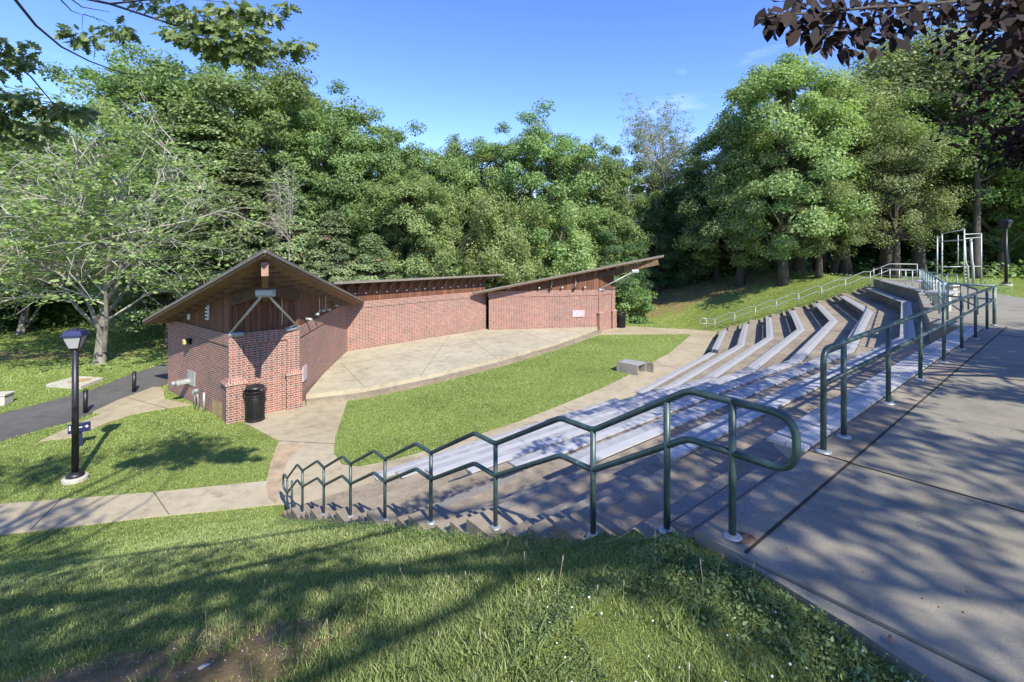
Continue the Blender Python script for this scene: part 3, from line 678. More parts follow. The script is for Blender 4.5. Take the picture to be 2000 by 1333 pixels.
# ---------------------------------------------------------------- buildings
BT = -1.0     # top of the brick
def plane_z(P, T1, T2):
    n = (T1 - P).cross(T2 - P)
    return lambda x, y: P.z - (n.x * (x - P.x) + n.y * (y - P.y)) / n.z
def wedge_building(label, W, P, T1, T2, piers, side='left'):
    """W: plan corners [outer back, front outer (pier), front inner (pier), stage-side back] ; roof triangle P (prow), T1, T2"""
    T = thing('brick_building', label, 'building', (W[1].x, W[1].y, GZ)); O = Vector((W[1].x, W[1].y, GZ))
    L = lambda v: Vector(v) - O
    zf = plane_z(P, T1, T2)
    def rel(p): return (p.x - O.x, p.y - O.y)
    th = .012
    # brick body
    MB().prism([rel(p) for p in W], 0, BT - GZ).build('brick_wall', M['brick'], T)
    cx = sum(p.x for p in W) / 4; cy = sum(p.y for p in W) / 4; c = Vector((cx, cy))
    def grow(p, d): v = (p - c).normalized(); return p + v * d
    big = [grow(p, .05) for p in W]
    MB().prism([rel(p) for p in big], BT - GZ - .62 + .27, BT - GZ + .01).build('brick_band', M['brick'], T)
    # wood siding up to the roof
    ins = [grow(p, -.03) for p in W]
    MB().prism([rel(p) for p in ins], BT - GZ - .02, [max(zf(p.x, p.y) - .12, BT + .02) - GZ for p in ins]).build('wood_siding', M['siding'], T)
    # roof slab: triangle
    tri = [P, T1, T2]; mb = MB(); k = .13
    Vv = [L(p) for p in tri] + [L(p) - Vector((0, 0, k)) for p in tri]
    mb.add(Vv, [(0, 1, 2), (5, 4, 3), (0, 3, 4, 1), (1, 4, 5, 2), (2, 5, 3, 0)])
    rf = mb.build('roof', M['beam'], T)
    # roofing sheet on top and fascia trims
    cen = (P + T1 + T2) / 3
    tri2 = [cen + (p - cen) * 1.004 for p in tri]
    mb = MB(); Vv = [L(p) + Vector((0, 0, .035)) for p in tri2] + [L(p) + Vector((0, 0, .002)) for p in tri2]
    mb.add(Vv, [(0, 1, 2), (5, 4, 3), (0, 3, 4, 1), (1, 4, 5, 2), (2, 5, 3, 0)]); mb.build('roofing', M['roofing'], rf)
    for a_, b_ in ((P, T1), (P, T2), (T1, T2)):
        d = ((a_ + b_) / 2 - cen); d.z = 0; d.normalize()
        MB().obox(L(a_) + d * .02 - Vector((0, 0, .035)), L(b_) + d * .02 - Vector((0, 0, .02)), .03, .065).build('fascia', M['fascia'], rf)
    # rafters parallel to the eaves
    nr = 15
    for i in range(1, nr):
        f_ = i / nr; a_ = P.lerp(T1, f_ * .985) - Vector((0, 0, k + .065)); b_ = P.lerp(T2, f_ * .985) - Vector((0, 0, k + .065))
        e_ = (b_ - a_) * min(.3, .16 / max(f_, .1) * .35); MB().obox(L(a_ + e_), L(b_ - e_), .05, .12).build('rafter', M['beam'], rf)
    # prow beam, cross beams, struts and the floodlight
    mid_ = (W[1] + W[2]) / 2
    dirp = Vector((P.x - mid_.x, P.y - mid_.y)); 
    def prow(f_, dz): x = mid_.x + dirp.x * f_; y = mid_.y + dirp.y * f_; return Vector((x, y, zf(x, y) - k - dz))
    MB().obox(L(prow(-.15, .26)), L(prow(.9, .24)), .15, .34).build('prow_beam', M['beam'], T)
    e = prow(.9, .24); e2 = prow(.905, .24); MB().obox(L(e), L(e + (e2 - e).normalized() * .02), .16, .35).build('beam_end', M['beam_red'], T)
    for wv in (W[1], W[2]):
        q = Vector((wv.x, wv.y, zf(wv.x, wv.y) - k - .30)); MB().obox(L(q), L(prow(.33, .30)), .10, .34).build('side_beam', M['beam_dark'], T)
    kn = prow(.50, .5)
    for wv in (W[1], W[2]):
        f0 = Vector((wv.x, wv.y, BT + .0)) + (kn - Vector((wv.x, wv.y, BT))) * .05; f0.z = BT + .08
        MB().tube([L(f0), L(kn)], .035, 10).build('strut', M['galv'], T, smooth=True)
        v = Vector((wv.x, wv.y)); dd = (mid_ - v).normalized()
        MB().tube([L((v.x, v.y, BT - .0)) + Vector((-dd.y, dd.x, 0)) * 0, L((v.x + dd.x * .42, v.y + dd.y * .42, BT + .0)) + Vector((dirp.x, dirp.y, 0)).normalized() * .14], [.10, .07], 10).build('strut_shoe', M['flange'], T, smooth=True)
    MB().tube([L(kn) + Vector((0, 0, .35)), L(kn) + Vector((0, 0, -.02))], .07, 10).build('bracket_post', M['navy'], T, smooth=True)
    fl = MB(); fl.obox(L(kn) + Vector((-.24, 0, -.02)), L(kn) + Vector((.26, .02, -.02)), .24, .22); fl.build('floodlight', M['flange'], T, bevel=.05)
    # piers with sloped caps at the front corners
    for wv, hp, sz in piers:
        d1 = (W[2] - W[1]).normalized(); n1 = Vector((d1.y, -d1.x)) if Vector((d1.y, -d1.x)).dot(Vector((P.x, P.y)) - mid_) > 0 else Vector((-d1.y, d1.x))
        s_ = 1 if wv == W[1] else -1
        c0 = wv + d1 * s_ * .16 + n1 * (-.10)
        def sq(hs, ex=0): return [c0 + d1 * a_ * (hs + ex) + n1 * b_ * (hs + ex) for a_, b_ in ((-1, -1), (1, -1), (1, 1), (-1, 1))]
        MB().prism([rel(p) for p in sq(sz)], -.05, hp).build('pier', M['brick'], T)
        lo_ = sq(sz + .04); hi = sq(sz - .10); mb = MB(); V_ = [(*rel(p), hp) for p in lo_] + [(*rel(p), hp + .05) for p in lo_] + [(*rel(p), hp + .2) for p in hi]
        F_ = [(3, 2, 1, 0), (8, 9, 10, 11)] + [(i, (i + 1) % 4, 4 + (i + 1) % 4, 4 + i) for i in range(4)] + [(4 + i, 4 + (i + 1) % 4, 8 + (i + 1) % 4, 8 + i) for i in range(4)]
        UVs = [[(0, 0)] * 4] * 2 + [[(0, hp), (.6, hp), (.6, hp + .05), (0, hp + .05)]] * 4 + [[(0, 0), (0, .6), (.2, .5), (.2, .1)]] * 4
        mb.add(V_, F_, UVs); mb.build('pier_cap', M['brick'], T)
        # upper pilaster
        c1 = wv + d1 * s_ * .17 - n1 * .13
        MB().prism([rel(c1 + d1 * a_ * .19 + n1 * b_ * .19) for a_, b_ in ((-1, -1), (1, -1), (1, 1), (-1, 1))], hp, BT - GZ + .03).build('pilaster', M['brick'], T)
    return T, L, zf
WA, WR, WL, WM = Vector((-8.65, 14.79)), Vector((-7.15, 16.18)), Vector((-12.9, 18.13)), Vector((-8.05, 23.55))
Pp = Vector((-5.93, 11.6, 1.60)); T1 = Vector((-7.35, 24.0, -.98)); T2 = Vector((-13.35, 17.5, -.98))
BL, LL, zfl = wedge_building('near left brick building with a wood-sided prow roof pointing at the viewer', [WL, WA, WR, WM], Pp, T1, T2, [(WA, 1.12, .27), (WR, 1.12, .24)])
WA2, WR2 = Vector((6.85, 32.4)), Vector((5.55, 31.05)); WM2 = Vector((-1.42, 29.78)); WL2 = Vector((1.9, 35.6))
BR, LR, zfr = wedge_building('far right brick building with its prow roof rising to the right over the lawn', [WL2, WA2, WR2, WM2], Vector((9.75, 31.1, 1.22)), Vector((-2.35, 28.9, -.98)), Vector((1.9, 36.4, -.98)), [(WR2, 1.12, .24), (WA2, 1.12, .24)])
def onwall(p, q, f_, z, out): # point on the wall p->q at fraction, pushed out to the right of travel
    d = (q - p).normalized(); n_ = Vector((d.y, -d.x)); a_ = p.lerp(q, f_) + n_ * out; return Vector((a_.x, a_.y, z)), d, n_
def wbox(L, T, p, q, f_, z, w_, h_, dep, nm, mat, out=.0, bev=0):
    c_, d, n_ = onwall(p, q, f_, z, out + dep / 2); o_ = L(c_)
    mb = MB(); mb.obox(o_ - Vector((d.x, d.y, 0)) * w_ / 2, o_ + Vector((d.x, d.y, 0)) * w_ / 2, dep, h_); return mb.build(nm, M[mat], T, bevel=bev)
# left wall (WL -> WA seen from the left): outward normal is right of travel WL->WA? direction (4.25,-3.34) -> right normal (-.62,-.79)
vt = wbox(LL, BL, WL, WA, .70, -.42, .22, .52, .05, 'louvre_vent', 'white')
for i in range(4): wbox(LL, vt, WL, WA, .70, -.60 + i * .12, .16, .05, .02, 'louvre', 'joint', .055)
wbox(LL, BL, WL, WA, .40, -.72, .13, .20, .05, 'vent', 'white')
wl = wbox(LL, BL, WL, WA, .43, -1.55, .16, .2, .16, 'wall_lamp', 'black', bev=.03); wbox(LL, wl, WL, WA, .415, -1.56, .17, .19, .10, 'lamp_lens', 'yellow', .13, .03)
dp = wbox(LL, BL, WL, WA, .44, -2.82, .62, .50, .03, 'duct_plate', 'galv')
c_, d_, n_ = onwall(WL, WA, .40, -2.95, 0); q_ = c_ + Vector((n_.x, n_.y, 0)) * .42
MB().obox(LL(c_), LL(q_), .28, .14).build('exhaust_duct', M['galv'], dp, bevel=.03); MB().tube([LL(q_) + Vector((-.0, 0, 0)), LL(q_) + Vector((n_.x, n_.y, 0)) * .12], .09, 12).build('duct_hood', M['flange'], dp, smooth=True)
# ochre parging at the foot of the left wall and the standpipe
wbox(LL, BL, WL, WA, .86, GZ + .22, 1.0, .46, .006, 'parging', 'ochre_tone')
c_, d_, n_ = onwall(WL, WA, .70, GZ, .12)
MB().tube([LL(c_), LL(c_) + Vector((0, 0, .62))], .035, 8).build('standpipe', M['galv'], BL, smooth=True)
mp_ = LL(onwall(WL, WA, .60, GZ, .2)[0])
MB().tube(bend([mp_, mp_ + Vector((0, 0, .5)), mp_ + Vector((.18, -.12, .5)), mp_ + Vector((.2, -.14, .02))], .07), .02, 8).build('meter_pipe', M['galv'], BL, smooth=True)
MB().box((mp_.x + .08, mp_.y - .06, .62), (.16, .12, .12)).build('meter', M['flange'], BL, bevel=.04)
MB().box((mp_.x - .12, mp_.y + .12, .5), (.10, .08, .14)).build('meter', M['flange'], BL, bevel=.03)
# stage-side wall of the left building: direction WR -> WM has outward normal on its right
wbox(LL, BL, WR, WM, .085, GZ + .98, .42, .52, .04, 'plaque', 'pink', .002)
for f_, z_ in ((.10, -.82), (.22, -.76), (.33, -.72), (.45, -.80), (.62, -.78)):
    cnd = LL(onwall(WR, WM, f_, z_, .02)[0]); nn = onwall(WR, WM, f_, z_, .02)[2]
    MB().tube([cnd, cnd + Vector((nn.x * .22, nn.y * .22, -.03))], .05, 8).build('wall_spotlight', M['galv'], BL, smooth=True)
for f_ in (.24, .36):
    cnd = LL(onwall(WR, WM, f_, -.30, .05)[0]); MB().tube(bend([cnd + Vector((.1, 0, .12)), cnd + Vector((.16, 0, .12)), cnd + Vector((.16, 0, -.42)), cnd + Vector((.03, 0, -.46))], .05), .022, 8).build('conduit', M['galv'], BL, smooth=True)
MB().tube([LL(Vector((WR.x - .35, WR.y - .40, BT + .15))), LL(Vector((WR.x - .35, WR.y - .40, .35)))], .022, 8).build('conduit', M['galv'], BL, smooth=True)
# right building fittings (front wall WM2 -> WR2, outward normal on its right)
wbox(LR, BR, WM2, WR2, .81, GZ + 1.18, .80, .42, .04, 'plaque', 'pink', .002)
for f_ in (.17, .44, .65, .86):
    cnd = LR(onwall(WM2, WR2, f_, -.82, .02)[0]); MB().tube([cnd, cnd + Vector((.06, -.24, .03))], .05, 8).build('wall_spotlight', M['galv'], BR, smooth=True)
for f_ in (.56, .78):
    cnd = LR(onwall(WM2, WR2, f_, -.35, .05)[0]); MB().tube(bend([cnd + Vector((0, 0, .12)), cnd + Vector((.03, -.06, -.2)), cnd + Vector((-.05, -.12, -.5))], .05), .022, 8).build('conduit', M['galv'], BR, smooth=True); MB().box(tuple(cnd + Vector((-.06, -.15, -.5))), (.16, .16, .14)).build('wall_spotlight', M['black'], BR, bevel=.02)

# middle building
MA, MBp = Vector((-8.05, 23.55)), Vector((-1.62, 30.15)); dm = (MBp - MA).normalized(); nm_ = Vector((dm.y, -dm.x))
BM = thing('brick_building', 'long middle brick building behind the stage with a row of rafters under a flat eave', 'building', (MA.x, MA.y, GZ))
OM = Vector((MA.x, MA.y, GZ)); LM = lambda v: Vector(v) - OM
def rm(p): return (p.x - OM.x, p.y - OM.y)
A0 = MA - dm * .9; A1 = MBp; B1_ = MBp - nm_ * 2.8; B0_ = A0 - nm_ * 2.8
MB().prism([rm(p) for p in (A0, A1, B1_, B0_)], 0, BT - GZ).build('brick_wall', M['brick'], BM)
MB().prism([rm(p) for p in (A0 + nm_ * .05, A1 + nm_ * .05 + dm * .03, A1 - nm_ * .1 + dm * .03, A0 - nm_ * .1)], BT - GZ - .30, BT - GZ + .01).build('brick_band', M['brick'], BM)
zt = [-.14 - GZ, -.14 - GZ, -.62 - GZ, -.62 - GZ]
MB().prism([rm(p) for p in (A0 - nm_ * .02, A1 - nm_ * .02 - dm * .02, B1_ + nm_ * .02 - dm * .02, B0_ + nm_ * .02)], BT - GZ - .02, zt).build('wood_siding', M['siding'], BM)
E0 = A0 + nm_ * .72 - dm * .1; E1 = MBp + nm_ * .72 + dm * .85; F0 = B0_ - nm_ * .5; F1 = B1_ - nm_ * .5 + dm * .85
def slab(parent, L, pts, th, nm, mat):
    mb = MB(); V_ = [L(p) for p in pts] + [L(p) - Vector((0, 0, th)) for p in pts]
    mb.add(V_, [(0, 1, 2, 3), (7, 6, 5, 4), (0, 4, 5, 1), (1, 5, 6, 2), (2, 6, 7, 3), (3, 7, 4, 0)]); return mb.build(nm, M[mat], parent)
v3 = lambda p, z: Vector((p.x, p.y, z))
rfm = slab(BM, LM, [v3(E0, .09), v3(E1, .06), v3(F1, -.62), v3(F0, -.6)], .07, 'roof', 'roofing')
MB().obox(LM(v3(E0 + nm_ * .03, .05)), LM(v3(E1 + nm_ * .03, .02)), .04, .11).build('fascia', M['fascia'], rfm)
MB().obox(LM(v3(E1 + dm * .02, .02)), LM(v3(F1 + dm * .02, -.66)), .04, .11).build('fascia', M['fascia'], rfm)
eb = MBp + dm * .55; MB().obox(LM(v3(MBp - dm * 1.0, -.16)), LM(v3(eb, -.16)), .1, .2).build('eave_beam', M['beam_red'], BM)
nr = 17
for i in range(nr):
    p = A0 + (MBp - A0) * ((i + .5) / nr)
    mb = MB(); q0 = LM(v3(p + nm_ * .0, -.12)); q1 = LM(v3(p + nm_ * .62, -.03)); 
    pts = [LM(v3(p, -.16)), LM(v3(p + nm_ * .62, -.02)), LM(v3(p + nm_ * .62, -.08)), LM(v3(p + nm_ * .28, -.2)), LM(v3(p + nm_ * .08, -.45)), LM(v3(p, -.6))]
    dv = Vector((dm.x, dm.y, 0)) * .03; V_ = [x - dv for x in pts] + [x + dv for x in pts]; n = len(pts)
    mb.add(V_, [tuple(range(n)), tuple(range(2 * n - 1, n - 1, -1))] + [(i_, n + i_, n + (i_ + 1) % n, (i_ + 1) % n) for i_ in range(n)]); mb.build('rafter_bracket', M['beam'], rfm)
    if i % 1 == 0 and i > 0:
        c_ = LM(v3(p + nm_ * .02 - dm * .16, -.58)); MB().obox(c_ - Vector((dm.x, dm.y, 0)) * .04, c_ + Vector((dm.x, dm.y, 0)) * .04, .04, .06).build('junction_box', M['white'], BM)

# ---------------------------------------------------------------- small things
def bin_(loc, label):
    T = thing('trash_bin', label, 'bin', loc, 0, 'trash bins')
    MB().lathe([(.20, .02), (.235, .04), (.235, .74), (.22, .76)], (0, 0, 0), 28).build('liner', M['black'], T, smooth=True)
    mb = MB()
    for k in range(30):
        a = 2 * math.pi * k / 30; x, y = math.cos(a), math.sin(a)
        mb.obox((x * .262, y * .262, .04), (x * .275, y * .275, .80), .028, .012, (x, y, 0))
        mb.obox((x * .275, y * .275, .80), (x * .315, y * .315, .93), .022, .012, (x, y, 0))
    mb.build('slat_cage', M['black'], T)
    for r0, z_, nm in ((.27, .06, 'hoop'), (.282, .80, 'hoop'), (.32, .93, 'rim')):
        pts = [(r0 * math.cos(a), r0 * math.sin(a), z_) for a in np.linspace(0, 2 * math.pi, 29)]; MB().tube(pts, .014, 6, False).build(nm, M['black'], T, smooth=True)
    lid = MB().lathe([(.27, 1.0), (.27, 1.03), (.22, 1.08), (.10, 1.10), (.02, 1.105)], (0, 0, 0), 28).build('lid', M['black'], T, smooth=True)
    for k in range(3): a = 2.1 * k; MB().tube([(.25 * math.cos(a), .25 * math.sin(a), .8), (.25 * math.cos(a), .25 * math.sin(a), 1.01)], .012, 6).build('lid_support', M['black'], lid)
bl = up(498, 822, GZ); bin_((bl.x, bl.y, GZ + .006), 'black slatted metal bin against the front of the near left brick building')
b2 = up(1203, 641, GZ); bin_((7.35, 32.5, GZ + .006), 'black metal bin beside the far right brick building')

def lamp(loc, label, h=3.45, cap='navy', pole='black', panel='glassy'):
    T = thing('street_lamp', label, 'lamp post', loc, R(20), 'lamp posts')
    MB().lathe([(.24, -.1), (.24, .07), (.22, .09)], (0, 0, 0), 20).build('concrete_base', M['pale'], T)
    MB().lathe([(.17, .09), (.17, .13), (.13, .17), (.075, .20)], (0, 0, 0), 20).build('base_flange', M['black'], T, smooth=True)
    MB().tube([(0, 0, .15), (0, 0, h - .40)], [.068, .06], 14).build('pole', M[pole], T, smooth=True)
    hd = h - .42
    q_ = .80
    def fr(a_, za, b_, zb, nm, mt, par=T):
        a_ *= q_; b_ *= q_
        mb = MB(); V_ = [(sx * a_, sy * a_, za) for sx, sy in ((-1, -1), (1, -1), (1, 1), (-1, 1))] + [(sx * b_, sy * b_, zb) for sx, sy in ((-1, -1), (1, -1), (1, 1), (-1, 1))]
        mb.add(V_, [(3, 2, 1, 0), (4, 5, 6, 7)] + [(i, (i + 1) % 4, 4 + (i + 1) % 4, 4 + i) for i in range(4)]); return mb.build(nm, M[mt], par)
    fr(.07, hd - .06, .12, hd, 'lamp_collar', pole)
    g_ = fr(.115, hd, .215, hd + .27, 'lamp_panel', panel)
    for sx, sy in ((-1, -1), (1, -1), (1, 1), (-1, 1)): MB().obox((sx * .12 * q_, sy * .12 * q_, hd), (sx * .22 * q_, sy * .22 * q_, hd + .275), .02, .02).build('frame_bar', M[pole], g_)
    c_ = fr(.255, hd + .272, .255, hd + .292, 'lamp_cap', cap); fr(.235, hd + .293, .19, hd + .40, 'cap_top', cap, c_); fr(.05, hd + .401, .05, hd + .435, 'finial', cap, c_)
    return T
lp_ = G(147, 937); lamp((lp_.x, lp_.y, GZ - .01), 'black lamp post with navy cap standing in the grass at the left')
lp2 = up(1965, 553, -.06); lamp((lp2.x, lp2.y, float(gheight(lp2.x, lp2.y))), 'dark lamp post on the far grass at the right, beyond the frame tower', 3.3, 'black', 'black', 'joint')

# bollards
def bollard(u, v, label):
    p = G(u, v); T = thing('bollard', label, 'bollard', (p.x, p.y, GZ), 0, 'bollards by the asphalt path')
    MB().tube([(0, 0, 0), (0, 0, .72)], .065, 14).build('post', M['black'], T, smooth=True); MB().lathe([(.068, .70), (.068, .74), (.04, .765), (.005, .77)], (0, 0, 0), 14).build('cap', M['black'], T, smooth=True)
bollard(167, 807, 'black bollard nearer the lamp post'); bollard(262, 766, 'black bollard nearer the brick building')
# sign
sp = G(155, 872); SI = thing('arrow_sign', 'low navy sign board with a small white star behind the near lamp post', 'sign', (sp.x, sp.y, GZ), R(38))
MB().box((0, .03, .22), (.12, .05, .5)).build('post', M['navy'], SI); bd = MB().box((0, 0, .50), (.46, .04, .26)).build('board', M['navy'], SI, bevel=.008)
MB().box((-.04, -.0225, .51), (.20, .004, .022)).build('white_line', M['white'], bd)
MB().box((-.19, -.0225, .52), (.03, .004, .12)).build('white_mark', M['white'], bd)
mb = MB(); cs = Vector((.15, -.0235, .51)); pts = []
for k in range(8): a = math.pi / 4 * k + 0; rr = .048 if k % 2 == 0 else .02; pts.append(cs + Vector((rr * math.cos(a), 0, rr * math.sin(a))))
mb.poly(pts[::-1]); mb.build('white_star', M['white'], bd)
# access hatch slab on the left field
hp = [G(90, 756), G(158, 760), G(202, 743), G(150, 739)]; ctr = sum((p for p in hp), Vector((0, 0))) / 4
HS = thing('utility_slab', 'flat pale concrete utility slab on the grass left of the asphalt path', 'slab', (ctr.x, ctr.y, GZ))
MB().prism([(p.x - ctr.x, p.y - ctr.y) for p in hp], -.05, .10).build('slab', M['pale'], HS)
MB().lathe([(.36, .10), (.36, .108), (.34, .11), (.01, .11)], (.1, .0, 0), 28).build('hatch_cover', M['ochre_tone'], HS)
p = G(3, 792); HB = thing('utility_box', 'small pale concrete box cut off by the left edge of the photo', 'box', (p.x - .15, p.y + .1, GZ), R(15)); MB().box((0, 0, .16), (.5, .45, .34)).build('body', M['pale'], HB, bevel=.02); MB().box((0, 0, .35), (.56, .51, .05)).build('lid', M['pale'], HB, bevel=.01)
# concrete box on the lawn
q0, q1 = Vector((4.49, 20.77)), Vector((5.17, 20.18)); dv = (q1 - q0).normalized()
ang = math.atan2(dv.y, dv.x)
CB = thing('concrete_box', 'weathered concrete box with slatted top and open side at the edge of the lawn', 'box', (q0.x, q0.y, GZ), ang)
L_, W_, H_ = .98, .80, .44
MB().box((L_ / 2, .03, H_ / 2), (L_, .06, H_)).build('side_panel', M['weathered'], CB)
MB().box((L_ / 2, W_ - .03, H_ / 2), (L_, .06, H_)).build('side_panel', M['weathered'], CB)
MB().box((.03, W_ / 2, H_ / 2), (.06, W_ - .122, H_)).build('end_panel', M['weathered'], CB)
mb = MB(); [mb.box((.12 + i * .095, W_ / 2, H_ - .02), (.06, W_ - .123, .03)) for i in range(10)]; mb.build('slat_top', M['alu_dull'], CB)
MB().box((L_ - .05, W_ / 2, .03), (.08, W_ - .123, .06)).build('sill', M['weathered'], CB)
MB().box((L_ + .12, W_ + .1, H_ / 2 - .01), (.34, .06, H_ - .02)).build('loose_panel', M['weathered'], CB)
MB().box((L_ * .6, W_ * .6, H_ / 2), (.07, .07, H_ - .07)).build('inner_post', M['weathered'], CB)

#@TREES
# ---------------------------------------------------------------- foliage generators
SH = {
 'diamond': np.array([(0, 0), (.5, .30), (1, 0), (.5, -.30)]),
 'ovate': np.array([(0, 0), (.2, .17), (.45, .25), (.75, .15), (1.02, 0), (.75, -.15), (.45, -.25), (.2, -.17)]),
 'oak': np.array([(0, 0), (.2, .06), (.3, .2), (.38, .08), (.5, .28), (.6, .10), (.72, .26), (.8, .1), (1, .08), (1.02, -.06), (.8, -.1), (.72, -.26), (.6, -.1), (.5, -.28), (.38, -.08), (.3, -.2), (.2, -.06)]),
}
def unit(a): return a / np.maximum(np.linalg.norm(a, axis=1, keepdims=True), 1e-9)
def leaves(C_, Nn, size, shape, rg, axis=None, fold=.25):
    n = len(C_); S = SH[shape]; k = len(S)
    if axis is None: axis = rg.normal(size=(n, 3))
    Nn = unit(Nn); axis = unit(axis - Nn * (axis * Nn).sum(1, keepdims=True)); side = np.cross(Nn, axis)
    size = np.broadcast_to(size, (n,))[:, None, None]
    V = C_[:, None, :] + size * (axis[:, None, :] * S[None, :, 0:1] + side[:, None, :] * S[None, :, 1:2] + Nn[:, None, :] * (-fold * np.abs(S[None, :, 1:2])))
    return V.reshape(-1, 3), np.arange(n * k).reshape(n, k)
def clump_leaves(cent, rad, nper, size, rg, flat=.6, crown_c=None, upw=.8, outw=.6, rnd=.7, shape='diamond', droop=0):
    m = len(cent); d = unit(rg.normal(size=(m * nper, 3))); r = rg.rand(m * nper, 1) ** .45
    rep = np.repeat(np.arange(m), nper); rr = np.repeat(rad, nper)[:, None]
    off = d * r * rr; off[:, 2] *= flat
    if droop: off[:, 2] -= droop * (off[:, 0] ** 2 + off[:, 1] ** 2) / np.maximum(rr[:, 0], .1)
    P = cent[rep] + off
    Nn = upw * np.array([0, 0, 1.]) + rnd * rg.normal(size=P.shape) + outw * unit(off)
    if crown_c is not None: Nn = Nn + .5 * unit(P - crown_c)
    sz = size * (.65 + .7 * rg.rand(len(P)))
    V, F = leaves(P, Nn, sz, shape, rg)
    tint = np.clip(.5 + .20 * rg.normal(size=m)[rep] + .16 * rg.normal(size=len(P)), 0, 1)
    return V, F, tint
def limb(mb, p, q, r0, r1, rg, sag=.12, seg=5, n=4):
    p = np.array(p, float); q = np.array(q, float); L = np.linalg.norm(q - p); pts = []; rs = []
    w_ = rg.normal(size=3) * L * .06
    for i in range(n + 1):
        t_ = i / n; c = p + (q - p) * t_ + w_ * math.sin(t_ * math.pi) + np.array([0, 0, -1]) * L * sag * math.sin(t_ * math.pi)
        pts.append(c); rs.append(r0 + (r1 - r0) * t_)
    mb.tube([Vector(c) for c in pts], rs, seg, False)
    return pts
def make_tree(name, kind, H, rg, mats, **k):
    """a tree standing at the origin: trunk with limbs, crown of leaf faces"""
    root = bpy.data.objects.new(name, None); COL.objects.link(root); root.empty_display_size = .3
    cr = k.get('cr', .34) * H; cz = k.get('cz', .58) * H; ch = k.get('ch', .42) * H; nc = k.get('nc', 110); lean = k.get('lean', 0)
    mb = MB(); ns = 9; tr = k.get('tr', .018) * H; tp_ = []
    top = k.get('ttop', .86) * H; wob = rg.normal(size=(ns, 2)) * .012 * H
    for i in range(ns):
        t_ = i / (ns - 1); tp_.append(Vector((wob[i][0] * t_ * 1.5 + lean * t_ * H * .2, wob[i][1] * t_ * 1.5, -.4 + t_ * (top + .4))))
    mb.tube(tp_, [tr * (1.5 if i == 0 else 1.12 if i == 1 else 1) * (1 - .88 * i / (ns - 1)) + .01 for i in range(ns)], 9)
    def trunk_at(z): f = np.clip((z + .4) / (top + .4), 0, .999) * (ns - 1); i = int(f); return tp_[i].lerp(tp_[i + 1], f - i)
    c0 = np.array([tp_[-1].x * .6, tp_[-1].y * .6, cz])
    # clump centres through an uneven crown
    d = unit(rg.normal(size=(nc * 3, 3))); az = np.arctan2(d[:, 1], d[:, 0]); el = d[:, 2]
    lob = 1 + .16 * np.sin(az * 3 + rg.rand() * 6) + .12 * np.sin(az * 5 + el * 4 + rg.rand() * 6) + .12 * np.sin(el * 7 + rg.rand() * 6)
    rr = np.minimum((.25 + .75 * rg.rand(len(d)) ** .42) * lob, 1.08)
    P = c0 + d * rr[:, None] * np.array([cr, cr, ch])
    prof = k.get('profile')
    if prof == 'cone':
        z = rg.rand(nc * 3) ** .8; P = np.stack([np.cos(az) * cr * (1.02 - z) * (.45 + .55 * rg.rand(nc * 3) ** .5) * lob, np.sin(az) * cr * (1.02 - z) * (.45 + .55 * rg.rand(nc * 3) ** .5) * lob, H * (.07 + .92 * z)], 1)
    if prof == 'egg':
        z = rg.rand(nc * 3) ** .85; g_ = (1 - np.abs((z - .32) / np.where(z > .32, .70, .36)) ** 2.3) ** .5; rq = (.35 + .65 * rg.rand(nc * 3) ** .5) * g_ * lob
        P = np.stack([c0[0] + np.cos(az) * cr * rq, c0[1] + np.sin(az) * cr * rq, H * (k.get('zmin', .12) + (.97 - k.get('zmin', .12)) * z)], 1)
    P = P[(P[:, 2] > k.get('zmin', .12) * H) & (P[:, 2] < H)][:nc]
    rad = k.get('crad', .075) * H * (.65 + .7 * rg.rand(len(P)))
    for i, p in enumerate(P):
        if i % k.get('limbstep', 2) == 0:
            zt_ = max(max(.12, k.get('zmin', .12) * 1.05) * H, p[2] - (.10 + .22 * rg.rand()) * H * (.4 + np.hypot(p[0], p[1]) / cr)); a_ = trunk_at(min(zt_, top * .97))
            r0 = tr * (.10 + .32 * rg.rand() * (1 - zt_ / H)); limb(mb, a_, p, r0, .012 * H / 16, rg, -.06)
    mb.build('trunk', mats[1], root, smooth=True)
    V, F, T_ = clump_leaves(P, rad, k.get('nper', 330), k.get('leaf', .27), rg, k.get('flat', .62), c0, k.get('upw', .7), k.get('outw', .5), k.get('rnd', .6), k.get('shape', 'diamond'), k.get('droop', .1))
    mk('crown', V, F, mats[0], root, tint=T_)
    if k.get('brown'):
        sel = P[rg.rand(len(P)) < .16]; V, F, T_ = clump_leaves(sel + rg.normal(size=sel.shape) * .3, np.full(len(sel), .028 * H), 60, .2, rg, .5)
        mk('dead_foliage', V, F, LEAF['brown'], root, tint=T_)
    return root
